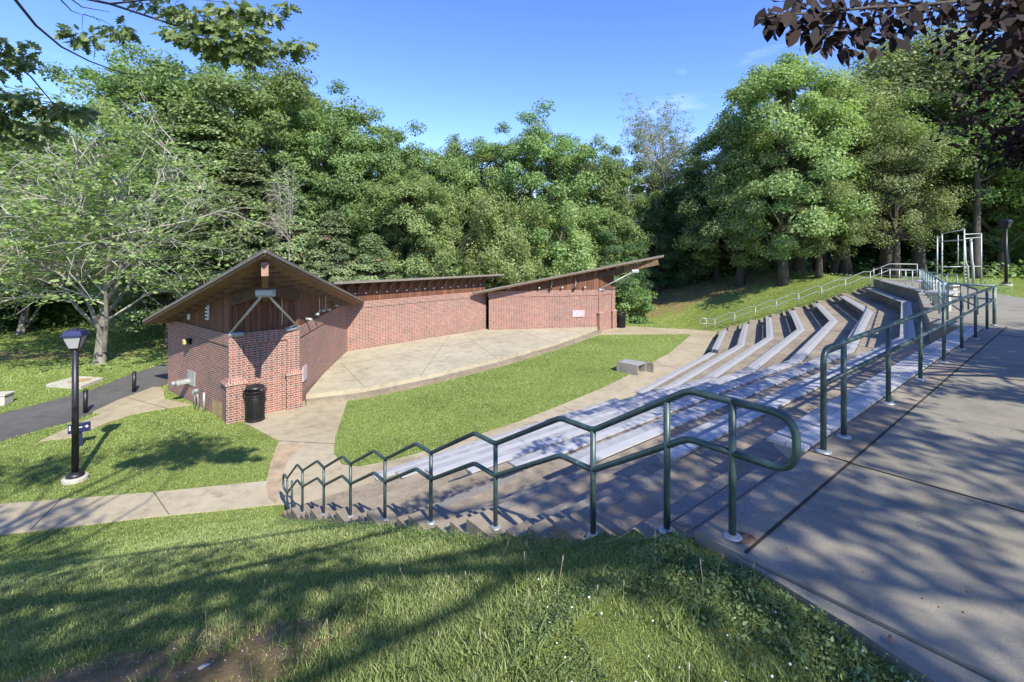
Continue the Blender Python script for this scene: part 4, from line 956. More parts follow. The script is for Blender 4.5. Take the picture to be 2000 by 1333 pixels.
def thin_tree(name, H, rg, leafmat, barkmat, spread=.5, dens=1.0, bare=.4, forks=4, up_=.55, leafn=26, leaf=.2, base=.28, lim=1.0):
    """fine-branched half-bare tree: recursive twigs with thin flat sprays of leaves"""
    root = bpy.data.objects.new(name, None); COL.objects.link(root); root.empty_display_size = .3
    mb = MB(); tw = MB(); tips = []
    def grow(p, d, L, r, lev):
        n = 4; pts = [p]; dd = d.copy()
        for i in range(n):
            dd = dd + rg.normal(size=3) * .17 + np.array([0, 0, .05 if lev < 2 else -.02]); dd /= np.linalg.norm(dd); pts.append(pts[-1] + dd * L / n)
        (mb if lev < 2 else tw).tube([Vector(q) for q in pts], [r * (1 - .6 * i / n) for i in range(n + 1)], 7 if lev < 2 else (4 if lev < 3 else 3), False)
        if lev >= 3: tips.append((pts[-1], dd)); tips.append((pts[2], dd))
        if lev >= 4: return
        nb = [forks + 3, 8, 6, 4][lev] if lev < 4 else 0
        for j in range(nb):
            f = .25 + .75 * (j + rg.rand() * .6) / nb if lev else .35 + .62 * (j + .5 * rg.rand()) / nb
            i = min(n - 1, int(f * n)); q = pts[i] + (pts[i + 1] - pts[i]) * (f * n - i)
            a = rg.normal(size=3); a -= dd * a.dot(dd); a /= np.linalg.norm(a)
            o = dd * (.75 if lev else .55) + a * (.85 + .3 * rg.rand()) * spread * 1.7; o[2] = o[2] * .8 + (.22 if lev < 2 else .02); o /= np.linalg.norm(o)
            grow(q, o, L * (.62 + .2 * rg.rand()) * (.85 if lev else .75), r * (.5 if lev else .42), lev + 1)
    # twin trunk from low down
    k0 = np.array([0, 0, -.3]); t1 = np.array([.02 * H, 0, base * H])
    mb.tube([Vector(k0), Vector(k0 + np.array([0, 0, .5])), Vector(t1 * .6), Vector(t1)], [.032 * H * lim, .020 * H * lim, .0165 * H * lim, .014 * H * lim], 10, False)
    for j in range(forks):
        a = 6.28 * j / forks + rg.rand(); d = np.array([math.cos(a) * (1 - up_), math.sin(a) * (1 - up_), .9]); d /= np.linalg.norm(d)
        grow(t1 + np.array([0, 0, -.03 * H * j]), d, H * (.42 + .1 * rg.rand()), .0082 * H * lim, 1)
    mb.build('trunk', barkmat, root, smooth=True); tw.build('bare_twigs', M['twig'], root)
    tp = np.array([t[0] for t in tips]); keep = (rg.rand(len(tp)) > bare); tp = tp[keep]
    if len(tp) and leafn:
        V, F, T_ = clump_leaves(tp, np.full(len(tp), .035 * H), leafn, leaf, rg, .28, None, 1.1, .1, .45)
        mk('crown', V, F, leafmat, root, tint=T_)
    return root, max(t[0][2] for t in tips)
def copy_tree(src, loc, rz, sc_, label, cat, group):
    r = src.copy(); COL.objects.link(r); r.location = loc; r.rotation_euler = (0, 0, rz); r.scale = sc_
    tagp(r, label, cat, group)
    for ch in list(src.children):
        c = ch.copy(); COL.objects.link(c); c.parent = r
    return r
rg = np.random.RandomState(11)
PR = {}
LK = {
 'A': dict(name='broadleaf_tree', H=16, mats=(LEAF['A'], M['bark']), nc=185, nper=340, leaf=.19, crad=.057),
 'A2': dict(name='broadleaf_tree', H=16, mats=(LEAF['A'], M['bark']), nc=175, nper=340, leaf=.20, cr=.37, crad=.06),
 'B': dict(name='layered_tree', H=16, mats=(LEAF['B'], M['barkd']), nc=170, nper=400, leaf=.18, cr=.27, cz=.53, ch=.48, flat=.75, zmin=.14, droop=.3, crad=.058, profile='egg', ttop=.93),
 'C': dict(name='open_crowned_tree', H=16, mats=(LEAF['C'], M['barkd']), nc=120, nper=260, leaf=.185, cr=.27, cz=.60, ch=.40, zmin=.24, crad=.066, flat=.85, droop=.1, limbstep=1, tr=.021, profile='egg', ttop=.93),
 'D': dict(name='cedar_tree', H=12, mats=(LEAF['D'], M['bark']), nc=150, nper=300, leaf=.17, cr=.28, flat=.35, crad=.062, droop=.35, profile='cone', brown=True, upw=.9),
 'G': dict(name='vine_covered_tree', H=11, mats=(LEAF['G'], M['bark']), nc=90, nper=300, leaf=.17, cr=.36, cz=.55, ch=.42, flat=1.5, crad=.055, zmin=.15, upw=.2, outw=.9, droop=.8),
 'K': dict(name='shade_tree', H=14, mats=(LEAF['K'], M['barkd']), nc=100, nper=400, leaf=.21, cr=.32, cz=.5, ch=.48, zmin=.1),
 'F': dict(name='shrub', H=3, mats=(LEAF['B'], M['bark']), nc=34, nper=230, leaf=.13, cr=.46, cz=.42, ch=.50, zmin=.02, crad=.16),
 'F2': dict(name='shrub', H=3, mats=(LEAF['A'], M['bark']), nc=34, nper=230, leaf=.13, cr=.5, cz=.42, ch=.50, zmin=.02, crad=.16),
}
def proto(k):
    d = dict(LK[k]); nm = d.pop('name'); H = d.pop('H'); mats = d.pop('mats'); r = make_tree(nm, k, H, rg, mats, **d); return r, H
first = {}
def put(kind, u, vtop, Y, label, wide=1.0, group=None, zb=None):
    X = (u - 1000) * Y / FPX; z0 = float(gheight(X, Y)) - .1 if zb is None else zb
    H = HC - (vtop - Y0) * Y / FPX - z0
    if kind not in first:
        first[kind] = proto(kind) if kind in LK else THIN[kind]()
        src, Hp = first[kind]; fresh = True
    else: (src, Hp), fresh = first[kind], False
    s = H / Hp; cat = 'shrub' if kind in ('F', 'F2') else 'tree'
    grp = group or ('shrubs at the foot of the wood' if cat == 'shrub' else 'trees of the wood round the theatre')
    rz = rg.rand() * 6.28
    if fresh:
        src.location = (X, Y, z0); src.rotation_euler = (0, 0, rz); src.scale = (s * wide, s * wide, s); tagp(src, label, cat, grp); return src
    return copy_tree(src, (X, Y, z0), rz, (s * wide, s * wide, s), label, cat, grp)
THIN = {
 'E': lambda: thin_tree('half_bare_tree', 13, rg, LEAF['E'], M['barkl'], .5, 1, .58, 6, .66, 17, .17, .2, .8),
 'T': lambda: thin_tree('bare_topped_tree', 16, rg, LEAF['A'], M['bark'], .42, 1, .45, 4, .82, 14, .18, .5, .9),
 'S': lambda: thin_tree('dead_tree', 12, rg, LEAF['E'], M['barkl'], .35, 1, 1.1, 2, .85, 0, .2, .62, .6),
}
T_LIST = [
 # left side
 ('E', 195, 128, 22.4, 'half-bare spreading tree with pale forked trunk beside the asphalt path, left', 1.15),
 ('A', 20, 200, 36, 'broadleaf tree at the far left edge behind the half-bare tree', 1.2),
 ('A2', 130, 230, 42, 'broadleaf tree behind the half-bare tree, just right of the left edge', 1.2),
 ('K', 250, 300, 40, 'dark leafy tree seen through the branches of the half-bare tree', 1.2),
 ('K', -60, 330, 30, 'low dark tree cut by the left edge of the photo', 1.3),
 ('E', 40, 330, 30, 'smaller thin-leaved tree low at the far left', 1.3),
 ('D', 395, 190, 33, 'tall ragged cedar rising between the half-bare tree and the prow roof peak', 1.25),
 ('A', 320, 95, 42, 'tall broadleaf tree topping the skyline above the half-bare tree', 1.0),
 ('A2', 430, 92, 41, 'tall broadleaf tree topping the skyline under the overhanging oak leaves', .95),
 ('D', 480, 290, 28, 'cedar directly behind the peak of the near prow roof', 1.3),
 ('A2', 530, 108, 38, 'tallest broadleaf tree on the left skyline, above the prow roof peak', .95),
 ('A', 610, 170, 38, 'broadleaf tree on the falling skyline right of the tallest one', .9),
 ('D', 555, 330, 29, 'cedar with brown patches right of the prow roof peak', 1.2),
 ('S', 567, 290, 26.5, 'slim dead tree with bare pale stem before the cedars', .45),
 ('D', 330, 380, 27, 'cedar drooping over the left slope of the near roof', 1.3),
 ('D', 650, 410, 27.5, 'low cedar above the left end of the middle building', 1.3),
 ('D', 725, 455, 28.5, 'lowest cedar, above the middle of the flat eave', 1.4),
 ('A', 690, 205, 37, 'rounded broadleaf tree left of the skyline dip', .95),
 ('A2', 760, 250, 36, 'broadleaf tree sloping down to the skyline dip', .9),
 ('B', 800, 330, 32, 'light green tree below the left side of the skyline dip', 1.2),
 ('B', 865, 285, 38, 'feathery light tree in the skyline dip', 1.0),
 # centre
 ('A', 940, 250, 40, 'broadleaf tree just right of the skyline dip', .9),
 ('A2', 1040, 222, 39, 'highest rounded tree at the centre of the skyline', .95),
 ('A', 1120, 262, 40, 'broadleaf tree right of the highest central one', .9),
 ('A2', 1185, 285, 42, 'broadleaf tree beside the bare-topped tree', .9),
 ('G', 880, 360, 33, 'vine-covered tree above the right end of the middle building', 1.0),
 ('G', 985, 365, 34, 'vine-draped tree behind the gap between the middle and right buildings', 1.1),
 ('G', 1090, 380, 36, 'vine-draped tree above the low end of the right roof', 1.15),
 ('K', 1180, 430, 38, 'dark tree above the rising right roof', 1.2),
 ('K', 820, 440, 33, 'dark low tree behind the flat eave', 1.2),
 ('T', 1283, 178, 42, 'tall slim tree with bare top standing clear of the skyline', .62),
 ('S', 1205, 330, 39, 'dead tree with pale broken branches left of the bare-topped tree', .8),
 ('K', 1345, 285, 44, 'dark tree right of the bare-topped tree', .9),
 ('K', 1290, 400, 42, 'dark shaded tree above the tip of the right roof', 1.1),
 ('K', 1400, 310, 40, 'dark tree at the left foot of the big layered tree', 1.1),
 # right
 ('B', 1530, 108, 34, 'big bright layered tree dominating the right skyline', 1.1),
 ('B', 1445, 225, 37, 'shorter layered tree on the left shoulder of the big one', 1.15),
 ('C', 1600, 330, 33, 'low leafy tree over the far handrail', 1.3),
 ('C', 1650, 150, 36, 'open tree with visible dark trunk just right of the big layered tree', 1.1),
 ('C', 1730, 85, 41, 'tall open-crowned tree right of the dark trunk', 1.1),
 ('C', 1800, 60, 38, 'tallest open-crowned tree on the right', 1.1),
 ('C', 1750, 240, 32, 'pale leafy tree behind the top of the far stairs', 1.1),
 ('A', 1880, 55, 40, 'broadleaf tree behind the grey frame tower', 1.1),
 ('A2', 1960, 90, 34, 'broadleaf tree above the far lamp post', 1.1),
 ('A', 2050, 40, 33, 'broadleaf tree cut off by the right edge', 1.1),
 ('K', 1860, 330, 36, 'dark tree right behind the grey frame tower', 1.1),
 ('K', 1700, 330, 41, 'dark tree in the depth of the wood above the far stairs', 1.2),
 ('K', 1960, 350, 39, 'dark tree deep behind the far lamp post', 1.2),
 # shrubs
 ('F2', 1228, 540, 36, 'dark shrub beside the far right brick building', 1.1),
 ('F', 1180, 500, 38, 'shrub behind the high end of the right roof', 1.3),
 ('F', 1030, 500, 34, 'bright shrub above the low end of the right roof', 1.2),
 ('F', 900, 485, 34, 'pale shrub above the right end of the flat eave', 1.3),
 ('F2', 1330, 500, 44, 'dark shrub at the foot of the wood left of the far handrail', 1.6),
 ('F2', 1420, 470, 42, 'dark shrub under the shorter layered tree', 1.6),
 ('F', 1840, 470, 40, 'sunlit shrub seen through the frame tower', 1.8),
 ('F', 1920, 470, 38, 'sunlit shrub left of the far lamp post', 1.8),
 ('F', 1995, 475, 36, 'sunlit shrub right of the far lamp post', 1.8),
 ('F2', 40, 560, 33, 'low shrub at the back of the left field', 1.8),
 ('F2', 300, 545, 40, 'shrub glimpsed left of the near roof', 1.8),
]
for k_, u_, v_, y_, lab, wd in T_LIST: put(k_, u_, v_, y_, lab, wd)
# bare trunks standing in the shade of the wood on the right
def trunk_tree(u, vb, Y, r, lab, lean=0.0, hh=9):
    X = (u - 1000) * Y / FPX; z0 = float(gheight(X, Y))
    root = thing('wood_tree', lab, 'tree', (X, Y, z0 - .2), 0, 'trunks at the edge of the wood')
    mb = MB(); pts = [Vector((lean * t_ * hh + .05 * math.sin(t_ * 7 + u), .05 * math.cos(t_ * 5 + u), t_ * hh)) for t_ in np.linspace(0, 1, 8)]
    mb.tube(pts, [r * (1.35 if i == 0 else 1.0) * (1 - .5 * i / 7) for i in range(8)], 9)
    for j in range(6): a = pts[4 + j % 4]; limb(mb, a, np.array(a) + rg.normal(size=3) * [1.3, 1.3, .5] + [0, 0, 1.2], r * .3, .02, rg)
    mb.build('trunk', M['barkd'], root, smooth=True)
    P = np.array(pts[-1])[None, :] + rg.normal(size=(26, 3)) * [1.5, 1.5, 1.3]; V, F, T_ = clump_leaves(P, .8 + .5 * rg.rand(26), 170, .22, rg)
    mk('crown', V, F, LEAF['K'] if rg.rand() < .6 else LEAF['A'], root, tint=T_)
for a_ in ((1340, 560, 44, .14, 'thin trunk in shade above the foot of the far handrail'), (1470, 565, 40, .13, 'slim trunk left of the thick trunk behind the far handrail'),
           (1505, 560, 40, .22, 'dark trunk left of the thick grey one behind the far handrail'), (1560, 560, 37, .42, 'thick grey trunk behind the middle of the far handrail'),
           (1592, 560, 38, .22, 'dark trunk just right of the thick grey one'), (1612, 560, 37, .2, 'straight dark trunk beside the leaning one'),
           (1625, 560, 36, .22, 'dark trunk leaning to the right behind the far handrail', .32), (1735, 560, 33, .42, 'thick grey trunk behind the top of the far stairs'),
           (1722, 560, 36, .22, 'dark trunk just left of the thick one behind the top of the far stairs'), (1795, 540, 34, .45, 'very thick dark trunk left of the frame tower'), (1908, 540, 31, .25, 'dark trunk behind the slide pole of the frame tower')):
    trunk_tree(*a_)
# the far wood beyond the standing trees: one mass nobody could count
n = 90000; az = R(-62) + R(126) * rg.rand(n); r = 56 + 16 * rg.rand(n) ** .7
X = r * np.sin(az); Y = r * np.cos(az); top_ = 8.5 + 4.5 * fnoise(az * 60, az * 9, 1.0, 8) + 1.5 * fnoise(az * 260, r, 1.0, 9)
Z = -3 + (top_ + 3) * rg.rand(n) ** .8
V, F = leaves(np.stack([X, Y, Z], 1), np.array([0, -.3, .6]) + .7 * rg.normal(size=(n, 3)), .55 + .5 * rg.rand(n), 'diamond', rg)
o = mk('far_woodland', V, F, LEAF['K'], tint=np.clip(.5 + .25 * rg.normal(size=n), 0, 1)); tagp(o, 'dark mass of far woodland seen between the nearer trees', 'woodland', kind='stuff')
# brush on the wood floor
n = 26000; az = R(-60) + R(122) * rg.rand(n); r = 44 + 14 * rg.rand(n); X = r * np.sin(az); Y = r * np.cos(az); Z = gheight(X, Y) + .7 * rg.rand(n) ** 2 * (1.4 + fnoise(X, Y, .5, 12))
V, F = leaves(np.stack([X, Y, Z], 1), np.array([0, -.2, .8]) + .5 * rg.normal(size=(n, 3)), .25 + .25 * rg.rand(n), 'diamond', rg)
o = mk('undergrowth', V, F, LEAF['A'], tint=rg.rand(n)); tagp(o, 'low green undergrowth along the floor of the wood', 'undergrowth', kind='stuff')

# ---------------------------------------------------------------- the near oak: overhanging branches at the top left, crown above and behind the viewer
OK_ = thing('oak_tree', 'oak with lobed leaves whose branches hang into the top left corner', 'tree', (-4.6, -4.2, -.2))
oo = Vector(OK_.location); rg = np.random.RandomState(5)
mb = MB(); 
tr_ = [Vector((0, 0, -.3)), Vector((.1, .1, 2)), Vector((.3, .2, 4.2)), Vector((.6, .5, 7))]; mb.tube(tr_, [.42, .32, .26, .12], 12)
cc = []
OC = [(-4.2, -3.0, 6.6, 1.5), (-2.4, -3.6, 7.2, 1.7), (-.8, -4.2, 6.8, 1.6), (.8, -3.4, 6.2, 1.4), (-1.8, -2.2, 6.4, .7), (-.2, -5.2, 6.6, 1.3), (-3.6, -1.4, 6.4, 1.2), (2.2, -3.6, 6.2, .9), (-5.8, -1.8, 6.2, 1.4), (1.4, -4.9, 7.4, 1.5), (-3, -5.4, 7.8, 1.6), (-7.2, -1.0, 6.0, 1.3), (-5.2, -.4, 5.6, 1.0), (-8.2, -2.4, 6.6, 1.3), (4.8, -2.2, 6.0, .9), (-3.4, 2.6, 6.4, 1.1), (-5.0, 1.6, 6.3, 1.1), (-2.3, 2.0, 7.0, .8), (-6.6, 1.0, 6.4, 1.1), (5.9, -2.7, 6.3, 1.1), (5.0, -3.9, 6.6, 1.1), (6.6, -.9, 6.0, .9), (7.6, -3.4, 6.5, 1.1), (8.2, -4.6, 6.4, 1.0), (5.6, -5.8, 6.8, .9), (9.4, -5.6, 6.8, 1.0)]
for x, y, z, r in OC:
    for j in range(9):
        p = np.array([x, y, z]) + unit(rg.normal(size=(1, 3)))[0] * r * np.array([1, 1, .5]) * rg.rand() ** .4; cc.append(p)
    limb(mb, tr_[2] if z < 6.4 else tr_[3], np.array([x, y, z]) - np.array(oo), .09, .02, rg, -.04)
cc = np.array(cc) - np.array(oo)
V1, F1, t1 = clump_leaves(cc, .42 + .3 * rg.rand(len(cc)), 74, .16, rg, .6, None, .9, .2, .5, 'oak')
# branches that enter the photograph, as world points
def wp(u, v, Y): return Vector(upY(u, v, Y)) - oo
BRN = [([(-300, -200, 3.0), (-40, -110, 3.6), (30, 0, 4.0), (70, 50, 4.3), (120, 92, 4.6), (175, 120, 4.9), (240, 144, 5.2), (290, 147, 5.4)], .016),
       ([(-200, -330, 2.6), (60, -60, 3.6), (140, -8, 4.2), (215, 8, 4.5), (300, 36, 4.7), (370, 60, 4.8), (450, 92, 4.9), (520, 80, 4.9), (580, 95, 4.9)], .017),
       ([(60, -60, 3.6), (160, 14, 4.1), (215, 24, 4.4)], .008), ([(115, -4, 4.2), (140, 22, 4.4), (162, 30, 4.5), (160, 60, 4.5)], .006), ([(162, 28, 4.5), (200, 40, 4.6), (225, 55, 4.6)], .005),
       ([(215, 8, 4.5), (290, 0, 4.7), (380, -2, 4.9), (480, 10, 5.0)], .010), ([(300, 36, 4.7), (380, 20, 4.8), (520, 40, 4.9)], .007),
       ([(-260, -60, 3.4), (-60, 60, 4.4), (10, 110, 4.9), (60, 150, 5.2), (110, 210, 5.4), (150, 232, 5.5)], .014), ([(-60, 60, 4.4), (10, 170, 5.0), (60, 180, 5.2)], .007), ([(-100, 40, 4.2), (-10, 90, 4.8), (20, 80, 4.9)], .007)]
for pts, r in BRN:
    mb.tube([wp(*p) for p in pts], [r * (1 - .75 * i / (len(pts) - 1)) for i in range(len(pts))], 6, False)
mb.tube([tr_[2], tr_[2] + Vector((.4, 2.0, .6)), wp(-300, -200, 3.0)], [.14, .06, .016], 7, False); mb.tube([tr_[2], tr_[2] + Vector((.9, 2.4, .3)), wp(-200, -330, 2.6)], [.12, .05, .017], 7, False); mb.tube([tr_[2], wp(-260, -60, 3.4)], [.10, .014], 7, False)
mb.build('trunk', M['barkd'], OK_, smooth=True)
CL = [(160, 66, 4.5, .13, 26), (178, 80, 4.5, .10, 16), (225, 52, 4.6, .12, 28), (245, 62, 4.6, .08, 14), (345, 62, 4.8, .10, 26), (370, 30, 4.8, .17, 50), (400, 75, 4.8, .20, 80), (440, 95, 4.9, .20, 90), (470, 60, 4.9, .22, 100), (420, 40, 4.9, .18, 70), (500, 90, 4.9, .14, 60), (520, 25, 5, .17, 60), (455, 20, 5, .2, 70), (480, 112, 4.9, .10, 30), (560, 92, 4.9, .10, 26), (590, 85, 4.9, .08, 18), (330, 10, 4.8, .14, 30), (280, 4, 4.8, .10, 14), (560, 5, 5, .08, 12),
      (10, 78, 4.9, .16, 40), (30, 108, 5, .13, 34), (0, 130, 5, .16, 40), (45, 120, 5, .08, 14), (20, 190, 5.2, .22, 60), (70, 195, 5.3, .22, 60), (110, 215, 5.4, .18, 50), (40, 240, 5.4, .25, 60), (0, 260, 5.4, .25, 60), (90, 250, 5.4, .18, 40), (150, 210, 5.5, .14, 30), (165, 225, 5.5, .08, 14), (-20, 215, 5.2, .22, 60), (60, 275, 5.4, .14, 24)]
Vs = [V1]; Fs = [F1]; ts = [t1]; base = len(V1)
for u, v, Y, r, n in CL:
    n = int(n * 1.5); c = np.array(wp(u, v, Y)); d = unit(rg.normal(size=(n, 3))); d[:, 2] = -np.abs(d[:, 2]) * .7 + .25 * rg.rand(n)
    P = c + d * (r * rg.rand(n, 1) ** .5) * np.array([1, .9, .75])
    V, F = leaves(P, np.array([.1, -.5, .55]) + .6 * rg.normal(size=(n, 3)), .09 + .06 * rg.rand(n), 'oak', rg, axis=d + np.array([0, 0, -.5]))
    Vs.append(V); Fs.append(F + base); ts.append(rg.rand(n)); base += len(V)
mk('crown', np.concatenate(Vs), np.concatenate(Fs), LEAF['oak'], OK_, tint=np.concatenate(ts))

# ---------------------------------------------------------------- the purple-leaved plum at the right edge
PT = thing('plum_tree', 'purple-leaved tree at the right edge with dark leaves hanging into the top right corner', 'tree', (8.6, 4.0, -.1))
po = Vector(PT.location); mb = MB(); t0 = [Vector((0, 0, -.2)), Vector((-.05, .1, 1.2)), Vector((.05, 0, 2.2)), Vector((0, .2, 4.6))]; mb.tube(t0, [.18, .14, .12, .05], 10)
PC = [(6.6, 5.0, 3.5, .95), (6.3, 5.6, 4.6, .9), (7.6, 5.8, 4.4, 1.1), (8.2, 4.2, 5.2, 1.2), (9.4, 5.2, 4.4, 1.2), (7.2, 3.6, 4.6, 1.1), (9.0, 2.8, 4.4, 1.1), (10.2, 3.8, 4.8, 1.1), (7.4, 6.9, 3.8, .9), (8.6, 6.6, 5.4, 1.0), (6.4, 3.6, 3.9, .8), (5.4, 2.6, 3.6, .7), (7.0, 2.0, 4.0, .9), (8.4, .8, 4.4, 1.0), (10.4, 1.6, 4.6, 1.1), (11.6, 4.6, 4.6, 1.1), (11, 6.8, 4.6, 1.1), (6.9, 6.0, 3.0, .55)]
cc = []
for x, y, z, r in PC:
    limb(mb, t0[2], np.array([x, y, z]) - np.array(po), .06, .012, rg, -.05)
    for j in range(9): cc.append(np.array([x, y, z]) + unit(rg.normal(size=(1, 3)))[0] * r * np.array([1, 1, .7]) * rg.rand() ** .4)
cc = np.array(cc) - np.array(po)
V1, F1, t1 = clump_leaves(cc, .34 + .22 * rg.rand(len(cc)), 110, .10, rg, .75, None, .6, .3, .6, 'ovate')
Vs = [V1]; Fs = [F1]; ts = [t1]; base = len(V1)
def wq(u, v, Y): return Vector(upY(u, v, Y)) - po
PB = [([(2500, -200, 3.4), (2150, -80, 2.9), (1900, 0, 2.5), (1800, 10, 2.35), (1700, 15, 2.2), (1600, 25, 2.1), (1520, 30, 2.0), (1480, 38, 2.0)], .011), ([(1800, 10, 2.35), (1730, 45, 2.2), (1660, 60, 2.1), (1600, 62, 2.1)], .006), ([(1900, 0, 2.5), (1780, -30, 2.3), (1650, -20, 2.1), (1560, -10, 2.1)], .006), ([(2300, -60, 3.6), (2080, 0, 3.4), (1960, 20, 3.3), (1990, 90, 3.3)], .008)]
for pts, r in PB: mb.tube([wq(*p) for p in pts], [r * (1 - .75 * i / (len(pts) - 1)) for i in range(len(pts))], 6, False)
mb.tube([t0[2], t0[2] + Vector((-1.2, -.3, .9)), wq(2500, -200, 3.4)], [.07, .04, .011], 7, False); mb.tube([t0[2], wq(2300, -60, 3.6)], [.05, .008], 7, False)
mb.build('trunk', M['barkd'], PT, smooth=True)
LP = [(1468, 35), (1480, 42), (1488, 28), (1500, 40), (1492, 55), (1520, 20), (1512, 36), (1530, 50), (1536, 38), (1545, 55), (1552, 10), (1560, 40), (1570, 60), (1566, 22), (1580, 75), (1580, 38), (1590, 90), (1597, 60), (1600, 20), (1604, 105), (1612, 80), (1612, 45), (1618, 8), (1625, 95), (1630, 60), (1633, 30), (1640, 80), (1645, 105), (1650, 50), (1655, 15), (1660, 75), (1668, 40), (1672, 60), (1680, 20), (1684, 80), (1690, 48), (1700, 28), (1703, 62), (1712, 85), (1716, 40), (1722, 12), (1730, 60), (1740, 78), (1745, 30), (1752, 10), (1760, 45), (1770, 25), (1778, 8), (1788, 32), (1800, 20), (1812, 10), (1820, 28), (1832, 12), (1845, 22), (1850, 4), (1640, 3), (1590, 2), (1700, 2), (1530, 6), (1750, 55), (1665, 95), (1575, 12), (1610, 62), (1655, 62)]
for u, v in LP:
    for q in range(5 if v < 75 else 3):
        uu = max(1470, u + rg.normal() * 14) + 24; vv = v + rg.normal() * 8 - 5; Y = 2.0 + (uu - 1470) / 400 * .42 + rg.normal() * .08
        c = np.array(wq(uu, vv, Y))[None, :]
        V, F = leaves(c, np.array([[.15, -.8, .35]]) + .45 * rg.normal(size=(1, 3)), np.array([.05 + .055 * rg.rand()]), 'ovate', rg, axis=np.array([[-.3, 0, -.8]]) + .55 * rg.normal(size=(1, 3)), fold=.35)
        V = V.copy(); Vs.append(V); Fs.append(F + base); ts.append(rg.rand(1) * .8); base += len(V)
for u, v, n in ((1960, 20, 60), (1985, 60, 60), (1940, 5, 40), (1995, 110, 50), (1990, 30, 60)):
    for q in range(n):
        c = np.array(wq(u + rg.normal() * 18, v + rg.normal() * 18, 3.3 + rg.normal() * .2))[None, :]
        V, F = leaves(c, np.array([[.15, -.6, .4]]) + .6 * rg.normal(size=(1, 3)), np.array([.09 + .04 * rg.rand()]), 'ovate', rg, axis=np.array([[-.2, 0, -.7]]) + .6 * rg.normal(size=(1, 3)))
        Vs.append(V); Fs.append(F + base); ts.append(rg.rand(1)); base += len(V)
mk('crown', np.concatenate(Vs), np.concatenate(Fs), LEAF['plum'], PT, tint=np.concatenate(ts))
# two broadleaf trees standing out of frame on the right: their crowns shade the plaza and upper benches
src, Hp = first['A2']
def shade_tree(x, y, H, wide, lab):
    copy_tree(src, (x, y, -.2), rg.rand() * 6, (H / Hp * wide, H / Hp * wide, H / Hp), lab, 'tree', 'trees right of the plaza')
shade_tree(19.5, 2.5, 8.0, 1.1, 'broadleaf tree right of the plaza whose crown shades the upper benches')
shade_tree(13.8, -.9, 9.5, 1.15, 'broadleaf tree beyond the purple-leaved tree whose crown shades the plaza')

shade_tree(14.2, 1.0, 7.4, 1.25, 'broadleaf tree out of frame right whose crown shades the guard rail')

# ---------------------------------------------------------------- grass, flowers, litter
rg = np.random.RandomState(21)
def blades(name, X, Y, Z, hgt, wid, mat, label, cat, lean=.45):
    n = len(X); a = rg.rand(n) * 6.28; d = np.stack([np.cos(a), np.sin(a), np.zeros(n)], 1); b_ = rg.rand(n) * 6.28; ln = np.stack([np.cos(b_), np.sin(b_), np.zeros(n)], 1) * (lean * hgt * rg.rand(n))[:, None]
    P = np.stack([X, Y, Z - .01], 1); w2 = (wid / 2)[:, None]; h2 = np.array([0, 0, 1.]) * hgt[:, None]
    V = np.stack([P - d * w2, P + d * w2, P + d * w2 * .7 + ln * .5 + h2 * .6, P + ln + h2, P - d * w2 * .7 + ln * .5 + h2 * .6], 1).reshape(-1, 3)
    F = np.arange(n * 5).reshape(n, 5); tint = np.clip(.45 + .25 * rg.normal(size=n) + .28 * fnoise(X, Y, 1.3, 5) + .45 * fnoise(X, Y, .35, 6), 0, 1)
    o = mk(name, V, F, mat, tint=tint); tagp(o, label, cat, kind='stuff'); return o
TER = [PA(2.545, -1.0), PA(2.545, 9.9), P1(9.6), P2(9.4), PD(10.05, 8.4), PD(10.05, 0)] + [Vector(p) for p in PLAZA[6:]] + [A(2.1, -2.5).xy, A(2.1, -.6).xy, A(2.28, .1).xy, A(2.43, .7).xy]
def free(X, Y):
    k = np.ones(len(X), bool)
    for pl in PAVED + [TER, [Vector(p) for p in PLAZA], [WL, WA, WR, WM], low + back, [WL2, WA2, WR2, WM2]]: k &= ~inpoly(X, Y, pl)
    return k
def polar(n, r0, r1, a0=-52, a1=52, pw=0.0):
    az = R(a0) + R(a1 - a0) * rg.rand(n); r = r0 * (r1 / r0) ** rg.rand(n); return r * np.sin(az), r * np.cos(az)
def bare(X, Y):
    m_ = np.zeros(len(X))
    for cx, cy, rx, ry in ((-1.9, 2.6, 1.4, .8),): m_ = np.maximum(m_, 1 - np.sqrt(((X - cx) / rx) ** 2 + ((Y - cy) / ry) ** 2))
    return m_ + .35 * fnoise(X, Y, 4, 31)
X, Y = polar(430000, 1.15, 12.5); k = free(X, Y) & ~inpoly(X, Y, lawn); k &= (bare(X, Y) < .12 + .5 * rg.rand(len(X)) ** 3); X, Y = X[k], Y[k]; r = np.hypot(X, Y)
cl = 1 + .5 * fnoise(X, Y, 6, 33)
blades('bank_grass', X, Y, gheight(X, Y), (.012 + .024 * rg.rand(len(X))) * cl * (1 + .05 * r), .0022 + .0010 * r, LEAF['grassb'], 'uneven rough grass on the bank in the foreground', 'grass', .9)
